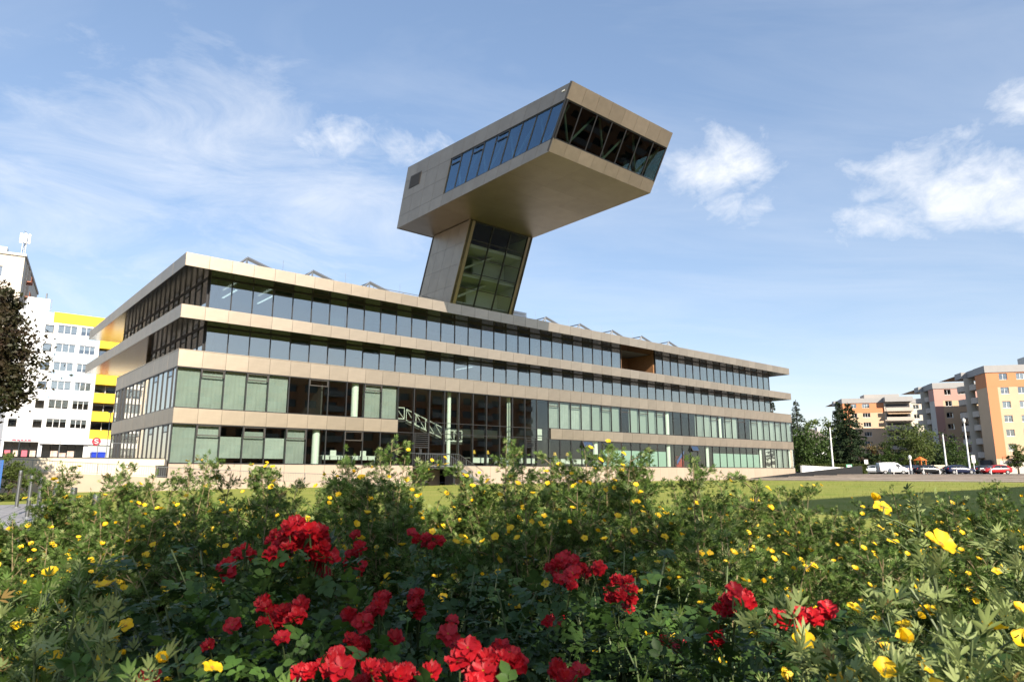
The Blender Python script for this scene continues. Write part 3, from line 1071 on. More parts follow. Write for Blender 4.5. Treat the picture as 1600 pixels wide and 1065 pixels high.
def tower():
    ua, ub = 22.05, 29.5
    zb, zt = 14.6, 21.9

    def fv(z):
        return 0.02 - 0.415 * (z - 14.9)

    dep = 5.9
    FL, FR = V3(ua, fv(zb), zb), V3(ub, fv(zb), zb)
    TL, TR = V3(ua, fv(zt), zt), V3(ub, fv(zt), zt)
    dv = Vector((0, dep, 0))
    front = [FL, FR, TR, TL]
    left = [FL + dv, FL, TL, TL + dv]
    right = [FR, FR + dv, TR + dv, TR]
    back = [FR + dv, FL + dv, TL + dv, TR + dv]
    root = MB()
    for P in (left, right, back):
        root.hexa([p for p in plate(P, 0, 1, 0, 1, 0.25, 0, -0.04).v])
    root = root.build('tower_shaft', 'joint', LIB)
    for P, nc, nr in ((left, 4, 4), (right, 4, 4), (back, 4, 4)):
        for i in range(nc):
            for j in range(nr):
                plate(P, i / nc, (i + 1) / nc, j / nr, (j + 1) / nr, 0.03).build('panel', 'champagne_shade', root)
    # front: solid margins, glazing between
    for j in range(4):
        plate(front, 0, 0.083, j / 4, (j + 1) / 4, 0.25).build('panel', 'champagne_shade', root)
        plate(front, 0.928, 1, j / 4, (j + 1) / 4, 0.25).build('panel', 'champagne_shade', root)
    gl = [patch(front, 0.083, 0), patch(front, 0.928, 0), patch(front, 0.928, 1), patch(front, 0.083, 1)]
    fr = MB()
    cols = [0, 1 / 3, 2 / 3, 1]
    rows = [0.0, 0.055, 0.24, 0.42, 0.60, 0.79, 1.0]
    for s in cols:
        fr.hexa(bar(gl, (s, 0), (s, 1), 0.09, 0.14, -0.03))
    for t in rows[1:-1]:
        fr.hexa(bar(gl, (0, t), (1, t), 0.07, 0.12, -0.035))
    fr.hexa(bar(gl, (0, 0.993), (1, 0.993), 0.10, 0.13, -0.032))
    fo = fr.build('tower_glazing', 'frame_dark', LIB)
    for i in range(3):
        for j in range(6):
            plate(gl, cols[i], cols[i + 1], rows[j], rows[j + 1], 0.016, 0.08, -0.08).build('pane', 'glass_tower', fo)
    # floors, lift core and stairs behind the glass
    lin = [FR + dv * 0.93 + Vector((-0.3, 0, 0)), FL + dv * 0.93 + Vector((0.3, 0, 0)), TL + dv * 0.93 + Vector((0.3, 0, 0)), TR + dv * 0.93 + Vector((-0.3, 0, 0))]
    plate(lin, 0, 1, 0, 1, 0.05).build('lining', 'interior_white', LIB)
    for xx, P in ((0.32, FL), (-0.32, FR)):
        q = [P + Vector((xx, 0.4, 0)), P + dv * 0.92 + Vector((xx, 0, 0)), (TL if xx > 0 else TR) + dv * 0.92 + Vector((xx, 0, 0)), (TL if xx > 0 else TR) + Vector((xx, 0.4, 0))]
        plate(q if xx < 0 else [q[1], q[0], q[3], q[2]], 0, 1, 0, 1, 0.04).build('lining', 'interior_white', LIB)
    for z in (15.1, 17.55, 20.0):
        y = fv(z) + 0.35
        MB().box(ua + 0.35, y, z + E1 - 0.15, ub - 0.35, y + dep - 0.7, z + E1 + 0.15).build('landing', 'interior_white', LIB)
    for z in (15.3, 17.75):
        y = fv(z + 1.2) + 2.6
        MB().box(ua + 3.2, y, z + E1, ub - 0.4, y + 0.2, z + E1 + 2.1).build('lift_core', 'column_white', LIB)
        MB().hexa([(ua + 0.5, y - 1.6, z + E1), (ua + 0.5, y - 0.4, z + E1), (ub - 3, y - 0.4, z + E1 + 2.0), (ub - 3, y - 1.6, z + E1 + 2.0),
                   (ua + 0.5, y - 1.6, z + E1 + 0.22), (ua + 0.5, y - 0.4, z + E1 + 0.22), (ub - 3, y - 0.4, z + E1 + 2.22), (ub - 3, y - 1.6, z + E1 + 2.22)]).build('stair_flight', 'interior_white', LIB)
    # ---- head
    x0, x1 = 18.4, 29.62
    B = [V3(x0, -16.75, 21.95), V3(x1, -16.75, 21.95), V3(x1, 3.5, 21.95), V3(x0, 3.5, 21.95)]
    T = [V3(x0 + 0.05, -19.12, 26.25), V3(x1 + 0.08, -19.12, 26.25), V3(x1, 1.75, 27.35), V3(x0 - 0.05, 1.75, 27.35)]
    hf = [B[0], B[1], T[1], T[0]]
    hl = [B[3], B[0], T[0], T[3]]
    hr = [B[1], B[2], T[2], T[1]]
    hb = [B[2], B[3], T[3], T[2]]
    bot = [B[0], B[3], B[2], B[1]]
    head = MB()
    head.hexa(plate(bot, 0.006, 0.994, 0.01, 0.99, 0.35, 0, -0.04).v)
    head.hexa(plate([T[0], T[1], T[2], T[3]], 0.012, 0.988, 0.012, 0.99, 0.3, 0, -0.03).v)
    head.hexa(plate(hb, 0.01, 0.99, 0.01, 0.99, 0.2, 0, -0.04).v)
    wl0 = 0.345                       # start of the side window along hl
    lo, hi = 0.195, 0.755
    for P, a, b in ((hf, 0, 1), (hl, wl0, 1), (hr, 0, 1 - wl0)):
        head.hexa(plate(P, a, b, 0, lo, 0.2, 0, -0.04).v)
        head.hexa(plate(P, a, b, hi, 1, 0.2, 0, -0.04).v)
    head.hexa(plate(hl, 0, wl0, 0, 1, 0.2, 0, -0.04).v)
    head.hexa(plate(hr, 1 - wl0, 1, 0, 1, 0.2, 0, -0.04).v)
    head = head.build('tower_head', 'joint', LIB)
    for i in range(8):
        plate(hf, i / 8, (i + 1) / 8, 0, lo, 0.03).build('panel', 'champagne', head)
        plate(hf, i / 8, (i + 1) / 8, hi, 1, 0.03).build('panel', 'champagne', head)
    for P, a, b, m in ((hl, wl0, 1, 'champagne_shade'), (hr, 0, 1 - wl0, 'champagne_shade')):
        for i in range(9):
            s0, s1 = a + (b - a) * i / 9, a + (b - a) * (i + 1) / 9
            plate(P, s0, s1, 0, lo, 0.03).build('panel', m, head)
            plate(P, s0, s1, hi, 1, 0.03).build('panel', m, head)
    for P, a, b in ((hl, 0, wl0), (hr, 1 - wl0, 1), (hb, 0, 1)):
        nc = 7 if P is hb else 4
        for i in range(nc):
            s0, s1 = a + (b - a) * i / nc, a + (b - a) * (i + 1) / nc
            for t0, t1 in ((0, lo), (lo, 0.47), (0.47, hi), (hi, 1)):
                plate(P, s0, s1, t0, t1, 0.03).build('panel', 'champagne_shade', head)
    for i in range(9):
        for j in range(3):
            plate(bot, i / 9, (i + 1) / 9, j / 3, (j + 1) / 3, 0.03, 0.008).build('soffit_panel', 'champagne_shade', head)
    # vent grille on the solid part
    g = MB()
    for k in range(7):
        g.hexa(bar(hl, (0.045, 0.62 + 0.028 * k), (0.125, 0.62 + 0.028 * k), 0.07, 0.04, 0.05))
    g.hexa(plate(hl, 0.042, 0.128, 0.60, 0.81, 0.02, 0, 0.012).v)
    g.build('vent_grille', 'frame_bronze', head)
    # security lamp at the top corner
    MB().hexa(plate(hl, 0.962, 0.975, 0.90, 0.92, 0.02, 0, 0.05).v).build('wall_lamp', 'lamp_glass', head)
    # glazing with raked mullions
    for P, a, b, n, g in ((hf, 0, 1, 7, 'glass_head'), (hl, wl0, 1, 9, 'glass_side'), (hr, 0, 1 - wl0, 9, 'glass_tower')):
        W = [patch(P, a, lo), patch(P, b, lo), patch(P, b, hi), patch(P, a, hi)]
        fr = MB()
        for i in range(n + 1):
            fr.hexa(bar(W, (i / n, 0), (i / n, 1), 0.075, 0.12, -0.05))
        fr.hexa(bar(W, (0, 0.012), (1, 0.012), 0.08, 0.13, -0.045)).hexa(bar(W, (0, 0.985), (1, 0.985), 0.08, 0.13, -0.045))
        fo = fr.build('tower_glazing', 'frame_dark', LIB)
        for i in range(n):
            plate(W, i / n, (i + 1) / n, 0.02, 0.98, 0.016, 0.07, -0.09).build('pane', g, fo)
        if P is hl:
            for i in (0, 2, 4):
                v = MB()
                s0, s1 = (i + 0.12) / n, (i + 0.95) / n
                v.hexa(bar(W, (s0, 0.80), (s1, 0.80), 0.06, 0.05, 0.0)).hexa(bar(W, (s0, 0.95), (s1, 0.95), 0.06, 0.05, 0.0))
                v.build('vent_sash', 'frame_dark', fo)
        # truss diagonals inside the glass
        nrm = (P[1] - P[0]).cross(P[3] - P[0]).normalized() * -0.6
        m = 4 if n == 9 else 3
        for i in range(m):
            p0, p1, p2 = patch(W, i / m + 0.02, 0.97) + nrm, patch(W, (i + 0.5) / m, 0.03) + nrm, patch(W, (i + 1) / m - 0.02, 0.97) + nrm
            MB().tube([p0, p1], 0.085, 8).build('truss_member', 'column_white', LIB)
            MB().tube([p1, p2], 0.085, 8).build('truss_member', 'column_white', LIB)
    # room inside the head
    MB().box(x0 + 0.5, -16.4, 22.4 + E1, x1 - 0.5, 3.0, 22.5 + E1).build('floor_slab', 'wood_wall', LIB)
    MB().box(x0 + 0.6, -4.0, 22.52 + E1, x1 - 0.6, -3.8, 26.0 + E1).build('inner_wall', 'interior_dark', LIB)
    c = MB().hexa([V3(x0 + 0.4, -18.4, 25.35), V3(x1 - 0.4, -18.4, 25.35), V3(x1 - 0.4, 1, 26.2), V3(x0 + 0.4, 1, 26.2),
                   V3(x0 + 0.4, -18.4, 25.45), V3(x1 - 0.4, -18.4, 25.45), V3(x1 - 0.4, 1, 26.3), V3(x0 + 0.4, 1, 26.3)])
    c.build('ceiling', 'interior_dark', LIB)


tower()


def roof_sheds():
    """saw-tooth steel frames over the skylights"""
    for k, ux in enumerate([5.2, 10.6, 15.9, 32.3, 37.2, 42.5, 48.0, 53.4, 58.9]):
        y0, y1 = 3.6, 5.8
        zf, za = 15.95, 17.5
        zap = za - 0.0
        a, b, c = (ux - 1.5, y0, zf), (ux, y0, zap), (ux + 5.0, y0, zf + 0.1)
        fr = MB()
        for y in (y0, y1):
            A, B_, C = Vector((a[0], y, a[2])), Vector((b[0], y, b[2])), Vector((c[0], y, c[2]))
            fr.tube([A, B_], 0.09, 4).tube([B_, C], 0.16, 4).tube([(ux, y, zf), B_], 0.08, 4)
        fr.tube([(ux, y0, zap), (ux, y1, zap)], 0.06, 4).tube([(ux + 5.0, y0, zf + 0.1), (ux + 5.0, y1, zf + 0.1)], 0.06, 4)
        fo = fr.build('skylight_frame', 'steel', LIB)
        cube('skylight_pane', 'glass_flat', fo, ux - 1.2, y0 + 0.15, zf + 0.05, ux + 4.0, y1 - 0.1, zf + 0.09)
        MB().tube([(ux + 2.5, y0 - 1.0, 15.95), (ux + 2.5, y0 - 1.0, 17.6)], 0.012, 4).build('lightning_rod', 'steel', LIB)
    lv = MB()
    for k in range(4):
        lv.box(30.6, 2.2, 16.1 + 0.28 * k, 33.2, 4.5, 16.3 + 0.28 * k)
    lv.box(30.65, 2.3, 15.95, 33.1, 4.4, 17.1)
    lv.build('roof_louvre', 'white_paint', LIB)
    MB().tube([(16, 3.0, 17.0), (22, 3.0, 17.0)], 0.03, 5).tube([(16, 3.0, 15.95), (16, 3.0, 17.0)], 0.03, 5).tube([(19, 3.0, 15.95), (19, 3.0, 17.0)], 0.03, 5).build('roof_rail', 'steel', LIB)


roof_sheds()


# things inside, seen through the glass
def inside():
    def root(name, label, cat, u, v, z=1.64, group=None):
        return thing(name, label, cat, tuple(lib(u, v, z)), ROT, group)

    lamps = [26.1, 27.7, 31.9, 36.4, 38.2]
    words_ = ['first from the left in the atrium', 'second from the left in the atrium', 'third, right of the column', 'fourth right of the atrium', 'fifth beside the pale column']
    for u, w in zip(lamps, words_):
        t = root('table_lamp', 'yellow shaded reading lamp behind ground floor glass, ' + w, 'lamp', u, 1.6, 2.46, 'reading lamps behind the glass')
        MB().tube([(0, 0, 0), (0, 0, 0.35)], 0.02, 6).tube([(0, 0, 0), (0, 0, 0.03)], 0.1, 10).build('stand', 'steel', t)
        MB().tube([(0, 0, 0.3), (0, 0, 0.62)], [0.2, 0.13], 10).build('shade', 'lamp_shade', t)
    for k, (u, w) in enumerate([(25.4, 2.2), (28.2, 2.4), (31.2, 2.4), (36.0, 2.2), (38.6, 1.8)]):
        t = root('reading_table', ['long white reading table left in the atrium behind glass', 'white reading table in the middle of the atrium',
                                   'white reading table by the right atrium column', 'white reading table just right of the atrium', 'short white reading table beside the pale column'][k], 'table', u, 1.2, 1.64, 'reading tables')
        MB().box(0, 0, 0.72, w, 0.8, 0.78).build('table_top', 'interior_white', t)
        MB().box(0.05, 0.0, 0.3, w - 0.05, 0.03, 0.70).build('front_panel', 'interior_white', t)
        for x in (0.06, w - 0.12):
            for y in (0.06, 0.68):
                cube('leg', 'steel', t, x, y, 0, x + 0.06, y + 0.06, 0.72)
    for k, (u, lab) in enumerate([(11.0, 'white office desk with screens behind glass near the left column'), (13.6, 'white office desk behind glass left of the entrance stair')]):
        t = root('office_desk', lab, 'desk', u, 1.0, 1.64, 'office desks')
        MB().box(0, 0, 0.7, 2.1, 0.8, 0.75).build('desk_top', 'interior_white', t)
        for x in (0.08, 0.75, 1.42):
            MB().box(x, -0.02, 0.42, x + 0.58, 0.02, 0.69).build('front_panel', 'interior_white', t)
        for x in (0.03, 2.0):
            cube('leg', 'steel', t, x, 0.05, 0, x + 0.06, 0.75, 0.7)
        MB().box(0.9, 0.35, 0.76, 1.4, 0.4, 1.15).box(1.1, 0.38, 0.7, 1.2, 0.44, 0.8).build('monitor', 'interior_white', t)
    t = root('play_slide', 'red and blue slide steps in the children corner behind right glass', 'slide', 56.2, 1.2, 1.64)
    for k in range(4):
        cube('step', 'red_seat', t, 0.35 * k, 0, 0, 0.35 * (k + 1) - 0.02, 0.9, 0.35 * (k + 1))
    MB().hexa([(0, -0.06, 0.4), (0, 0, 0.4), (1.7, 0, 2.0), (1.7, -0.06, 2.0), (0, -0.06, 0.8), (0, 0, 0.8), (1.7, 0, 2.4), (1.7, -0.06, 2.4)]).build('side_panel', 'blue_seat', t)
    for u, m, lab in ((79.4, 'green_seat', 'green toy crate behind the rightmost ground floor glass'), (80.4, 'orange_plastic', 'orange toy crate beside the green one behind glass')):
        t = root('toy_crate', lab, 'crate', u, 0.9, 1.64, 'toy crates')
        MB().box(0, 0, 0, 0.55, 0.4, 0.04).box(0, 0, 0.04, 0.04, 0.4, 0.5).box(0.51, 0, 0.04, 0.55, 0.4, 0.5).box(0.04, 0, 0.04, 0.51, 0.03, 0.5).box(0.04, 0.37, 0.04, 0.51, 0.4, 0.5).build('shell', m, t)
        MB().box(0.15, -0.02, 0.33, 0.4, 0.0, 0.42).build('grip', 'white_paint', t)


inside()

# ================================================================ WALLS, RAILS AND STAIRS BY THE LIBRARY
def site_walls():
    # tall cream wall that holds the street on the left
    t = thing('retaining_wall', 'bright cream retaining wall left of the library corner', 'wall', tuple(lib(-40, 0, 0)), ROT)
    for k in range(17):
        x0 = 39.75 - 3.2 * (k + 1)
        cube('wall_slab', 'wall_cream', t, x0 + 0.006, -0.02, -0.2, x0 + 3.194, 0.22, 1.94)
    MB().box(-15, -0.05, 1.945, 39.7, 0.28, 1.99).build('coping', 'frame_dark', t)
    p = thing('gate_post', 'short dark post block at the library corner beside the cream wall', 'post', tuple(lib(-0.75, -0.62, 0)), ROT)
    MB().box(0, 0, 0, 0.5, 0.55, 1.48).build('post_body', 'frame_dark', p)
    MB().box(-0.03, -0.03, 1.484, 0.53, 0.58, 1.53).build('cap', 'frame_bronze', p)
    # low ramp wall in front of it
    prof = [(-14, 1.38), (-8.4, 1.19), (1.0, 0.68), (8.0, 0.40), (17.0, 0.12)]

    def zt(u):
        for (a, za), (b, zb) in zip(prof, prof[1:]):
            if a <= u <= b:
                return za + (zb - za) * (u - a) / (b - a)
        return prof[0][1] if u < prof[0][0] else prof[-1][1]

    t = thing('ramp_wall', 'low sloping beige ramp wall beneath the slender railing', 'wall', tuple(lib(0, -2, 0)), ROT)
    for k in range(12):
        a, b = -14 + 2.58 * k + 0.005, -14 + 2.58 * (k + 1) - 0.005
        MB().hexa([(a, 0, -0.3), (b, 0, -0.3), (b, 0.2, -0.3), (a, 0.2, -0.3), (a, 0, zt(a)), (b, 0, zt(b)), (b, 0.2, zt(b)), (a, 0.2, zt(a))]).build('wall_slab', 'base_stone', t)
    MB().hexa([(-14, 0.2, -0.3), (17, 0.2, -0.3), (17, 1.95, -0.3), (-14, 1.95, -0.3), (-14, 0.2, 1.2), (17, 0.2, 0.06), (17, 1.95, 0.06), (-14, 1.95, 1.2)]).build('ramp_deck', 'step_stone', t)
    # slender railing on the ramp wall
    t = thing('ramp_railing', 'slender grey bar railing sloping down along the ramp', 'railing', tuple(lib(0, -1.9, 0)), ROT)
    H = 0.64
    top = [(u, 0, zt(u) + H) for u in (-14, -8.4, 1.0, 8.0, 12.0)]
    low = [(u, 0, zt(u) + 0.08) for u in (-14, -8.4, 1.0, 8.0, 12.0)]
    MB().tube(top, 0.022, 6).build('top_rail', 'steel', t)
    MB().tube(low, 0.012, 5).build('bottom_rail', 'steel', t)
    bars = MB()
    u = -13.95
    while u < 12:
        bars.tube([(u, 0, zt(u) + 0.08), (u, 0, zt(u) + H)], 0.007, 4)
        u += 0.125
    tag(bars.build('balusters', 'steel', t), kind='stuff')
    for k in range(9):
        u = -13.9 + 3.2 * k
        MB().tube([(u, 0, zt(u)), (u, 0, zt(u) + H)], 0.02, 6).build('post', 'steel', t)
    # street fence behind the cream wall
    t = thing('street_fence', 'thin grey street fence with mesh panels behind the cream wall', 'fence', tuple(lib(-30, 0.6, 1.9)), ROT)
    for k in range(20):
        x = -10 + 2.0 * k
        MB().tube([(x, 0, 0), (x, 0, 1.0)], 0.025, 6).build('post', 'steel', t)
    MB().tube([(-10, 0, 1.0), (28, 0, 1.0)], 0.02, 6).build('top_rail', 'steel', t)
    for k in range(14):
        x = -10 + 2.0 * k
        cube('fence_panel', 'frame_bronze', t, x + 0.06, -0.012, 0.05, x + 1.94, 0.012, 0.48)
    # entrance stair with steel rails
    t = thing('entrance_stair', 'steel entrance stair with handrails descending from the atrium door', 'stair', tuple(lib(18.7, 0, 0)), ROT)
    MB().box(0, -1.6, 1.54, 3.4, -0.02, 1.62).build('landing', 'steel', t)
    n = 9
    for k in range(n):
        z = 1.5 - 0.165 * (k + 1)
        cube('tread', 'galvanised', t, 3.42 + 0.28 * k, -1.55, z, 3.42 + 0.28 * k + 0.27, -0.2, z + 0.05)
    for y in (-1.6, -0.16):
        MB().hexa([(3.4, y - 0.03, 1.3), (3.4, y + 0.03, 1.3), (6.0, y + 0.03, -0.1), (6.0, y - 0.03, -0.1), (3.4, y - 0.03, 1.6), (3.4, y + 0.03, 1.6), (6.0, y + 0.03, 0.2), (6.0, y - 0.03, 0.2)]).build('stringer', 'steel', t)
        MB().tube([(-1.4 if y < -1 else 0.1, y, 2.6), (3.4, y, 2.6), (6.0, y, 1.2), (6.0, y, 0.2)], 0.028, 6).build('handrail', 'galvanised', t)
        b = MB()
        for k in range(15):
            x = 0.1 + 3.2 * k / 14
            b.tube([(x, y, 1.6), (x, y, 2.6)], 0.008, 4)
        for k in range(14):
            x = 3.5 + 2.5 * k / 14
            zz = 1.6 - (x - 3.4) * 1.4 / 2.6
            b.tube([(x, y, zz), (x, y, zz + 1.0)], 0.008, 4)
        tag(b.build('balusters', 'steel', t), kind='stuff')
    for x in (0.2, 3.0):
        cube('support', 'frame_dark', t, x, -1.4, 0, x + 0.2, -0.2, 1.53)
    # dark board wall along the steps, right
    t = thing('board_wall', 'long low black wall rising along the lawn right of the library', 'wall', tuple(lib(66, -2.6, 0)), ROT)
    for k in range(16):
        a, b = 2.0 * k, 2.0 * k + 1.985

        def zl(x, lo):
            return (0.24 + 0.017 * x) if lo else (0.38 + 0.054 * x)
        MB().hexa([(a, 0, zl(a, 1) - 0.3), (b, 0, zl(b, 1) - 0.3), (b, 0.12, zl(b, 1) - 0.3), (a, 0.12, zl(a, 1) - 0.3), (a, 0, zl(a, 0)), (b, 0, zl(b, 0)), (b, 0.12, zl(b, 0)), (a, 0.12, zl(a, 0))]).build('board', 'black_board', t)
    t = thing('ramp_parapet', 'white ramp wall tapering beyond the library end', 'wall', tuple(lib(82.6, -0.8, 0)), ROT)
    MB().hexa([(0, 0, 0.4), (15, 0, 0.8), (15, 0.25, 0.8), (0, 0.25, 0.4), (0, 0, 2.0), (15, 0, 1.75), (15, 0.25, 1.75), (0, 0.25, 2.0)]).build('wall_slab', 'white_render', t)
    MB().hexa([(0, -0.03, 2.004), (15, -0.03, 1.754), (15, 0.28, 1.754), (0, 0.28, 2.004), (0, -0.03, 2.05), (15, -0.03, 1.80), (15, 0.28, 1.80), (0, 0.28, 2.05)]).build('coping', 'white_paint', t)
    # advertising column / bright post by the library end
    t = thing('poster_board', 'tall white framed poster board beside the right end of the library', 'board', tuple(lib(87.5, 3.0, 0.8)), ROT - 0.5)
    MB().box(0, 0, 0, 0.25, 0.3, 4.6).build('post', 'white_paint', t)
    MB().box(-1.6, 0.05, 1.0, -0.02, 0.25, 4.3).build('panel', 'poster', t)
    MB().box(-1.7, 0.0, 4.302, 0.0, 0.3, 4.5).build('head_rail', 'white_paint', t)


site_walls()


# ================================================================ APARTMENT HOUSES
def window(parent, x, z, w, h, y, n=2, blind=0.0, frame='white_paint', depth=0.12):
    """window unit set into its opening: frame with mullions, panes, dark room, blind"""
    b = 0.07
    fr = MB()
    fr.box(x, y, z, x + w, y + 0.07, z + b).box(x, y, z + h - b, x + w, y + 0.07, z + h)
    for i in range(n + 1):
        xx = x + (w - b) * i / n
        fr.box(xx, y + 0.001, z + b, xx + b, y + 0.069, z + h - b)
    fo = fr.build('window', frame, parent)
    for i in range(n):
        xa, xb = x + (w - b) * i / n + b, x + (w - b) * (i + 1) / n
        cube('pane', 'glass_flat', fo, xa, y + 0.03, z + b, xb, y + 0.045, z + h - b)
    cube('sill', frame, fo, x - 0.05, y - depth - 0.05, z - 0.06, x + w + 0.05, y - 0.001, z - 0.005)
    if blind > 0.02:
        cube('blind', 'blind_white', fo, x + b, y + 0.10, z + h - b - (h - 2 * b) * blind, x + w - b, y + 0.12, z + h - b)
    cube('room', 'room_dark', fo, x + 0.02, y + 0.5, z + 0.02, x + w - 0.02, y + 0.52, z + h - 0.02)
    return fo


def flats_left():
    """white and pale blue block with yellow balconies, left"""
    z0 = 1.9
    org = uv_point(8.8, 125, 0)
    t = thing('apartment_building', 'white and pale blue apartment block with yellow balconies, left of the library', 'building', tuple(org), ROT)
    W, H = 10.95, 25.45 - z0
    holes, wins = [], []
    for k in range(6):
        zc = 7.25 + 2.915 * k + EYE
        holes.append((3.45, zc - 0.6, 4.6, zc + 0.55))
        wins.append((3.45, zc - 0.6, 1.15, 1.15, 1, 1.0 if k > 3 else random.choice((0.0, 0.15)), 'frame_bronze'))
        for xa, xb, n in ((5.1, 7.75, 3), (8.2, 10.45, 3)):
            holes.append((xa, zc - 0.62, xb, zc + 0.75))
            wins.append((xa, zc - 0.62, xb - xa, 1.37, n, random.choice((0.3, 0.6, 0.85, 1.0, 0.5)), 'white_paint'))
    for k in range(2):
        zc = 7.25 + 2.915 * k + EYE
        holes.append((0.45, zc - 0.6, 1.5, zc + 0.55))
        wins.append((0.45, zc - 0.6, 1.05, 1.15, 1, 0.1, 'frame_bronze'))
    shop = [(0.3, 1.95, 4.5, 4.7 + 0.9), (5.0, 1.95, 10.4, 5.3)]
    mb = MB()
    wall_face(mb, W, H, holes + shop, 0, 0.2, 0, z0)
    mb.add([(0, 0, z0), (0, 14, z0), (0, 14, z0 + H), (0, 0, z0 + H), (W, 0, z0), (W, 14, z0), (W, 14, z0 + H), (W, 0, z0 + H)], [(0, 3, 2, 1), (4, 5, 6, 7), (3, 7, 6, 2)])
    mb.build('wall', 'white_render', t)
    # pale blue spandrels between the window bands, each a painted plate
    for k in range(7):
        zc = 7.25 + 2.915 * k + EYE
        if k < 6:
            cube('spandrel', 'blue_render', t, 4.95, -0.03, zc - 2.1 if k else zc - 2.0, W + 0.003, -0.002, zc - 0.72)
    cube('fascia', 'yellow_render', t, 4.4, -0.12, 24.0, W + 0.0, 0.3, 25.6)
    for a in wins:
        window(t, a[0], a[1], a[2], a[3], 0.13, a[4], a[5], a[6])
    # shop front
    cube('shop_canopy', 'white_paint', t, 4.6, -0.5, 5.32, W + 7, -0.04, 6.2)
    cube('shop_sign', 'white_paint', t, 0.2, -0.22, 5.55, 4.6, -0.04, 6.05)
    so = t.children[-1]
    for xa, xb in ((1.2, 1.7), (1.8, 2.15), (2.25, 2.6), (2.7, 3.0), (3.1, 3.5)):
        cube('lettering', 'pink_sign', t, xa, -0.245, 5.66, xb, -0.224, 5.94)
    for i in range(4):
        xa = 0.35 + 1.03 * i
        cube('shop_pane', 'glass_flat', t, xa, 0.1, 2.0, xa + 0.98, 0.12, 5.5)
        cube('poster', 'poster' if i % 2 else 'pink_sign', t, xa + 0.15, 0.06, 2.3 + 0.2 * (i % 2), xa + 0.85, 0.08, 4.3)
    for i in range(5):
        xa = 5.05 + 1.07 * i
        cube('shop_pane', 'glass_flat', t, xa, 0.1, 2.0, xa + 1.0, 0.12, 5.25)
        if i in (1, 2, 3):
            cube('poster', 'poster', t, xa + 0.05, 0.06, 2.2, xa + 0.95, 0.08, 4.0 + 0.3 * (i % 2))
    MB().box(0.2, 1.2, 1.9, W - 0.2, 1.3, 5.6).build('shop_back', 'room_dark', t)
    # penthouse box on the roof
    MB().box(1.0, 2.5, 25.45, 3.9, 7, 28.0).build('roof_box', 'white_render', t)
    MB().tube([(3.4, 3, 28.0), (3.4, 3, 29.0)], 0.12, 8).tube([(4.2, 3.2, 25.45), (4.2, 3.2, 28.2)], 0.04, 5).build('chimney', 'steel', t)
    # yellow balcony wing
    x0, x1 = W + 0.003, W + 8.0
    mb = MB()
    wall_face(mb, x1 - x0, 25.6 - z0, [(x0 + 0.1, 1.95, x1 - 0.2, 5.2)] + [(x0 + 0.25, 7.25 + 2.915 * k + EYE - 0.95, x1 - 0.3, 7.25 + 2.915 * k + EYE + 0.85) for k in range(6)], 1.3, 0.2, x0, z0)
    mb.build('wall', 'grey_render', t)
    for k in range(6):
        zc = 7.25 + 2.915 * k + EYE
        window(t, x0 + 0.25, zc - 0.95, x1 - x0 - 0.55, 1.8, 1.42, 5, (0, 0.2, 0.5, 0.1, 0.3, 0.6)[k])
        b = MB().box(x0, -0.1, zc - 2.25, x1, 1.29, zc - 2.05).box(x0, -0.12, zc - 2.046, x1, 0.0, zc - 0.72)
        b.build('balcony', 'yellow_render', t)
    cube('balcony', 'yellow_render', t, x0, -0.12, 24.05, x1, 1.29, 25.6)
    # red round savings-bank disc with its white S on the canopy
    disc = MB().tube([(11.95, -0.56, 5.85), (11.95, -0.5, 5.85)], 0.62, 28)
    d = disc.build('round_sign', 'red_sign', t)
    S = MB()
    path = []
    for i in range(13):
        a = math.pi * (0.15 + 1.35 * i / 12)
        path.append((11.95 + 0.26 * math.cos(a), -0.575, 6.02 + 0.15 * math.sin(a)))
    path2 = [(11.95 - (p[0] - 11.95), -0.575, 5.85 - (p[2] - 5.85)) for p in path[::-1]]
    S.tube(path, 0.055, 5).tube(path2, 0.055, 5)
    S.build('sign_letter', 'white_paint', d)
    return t


flats_left()


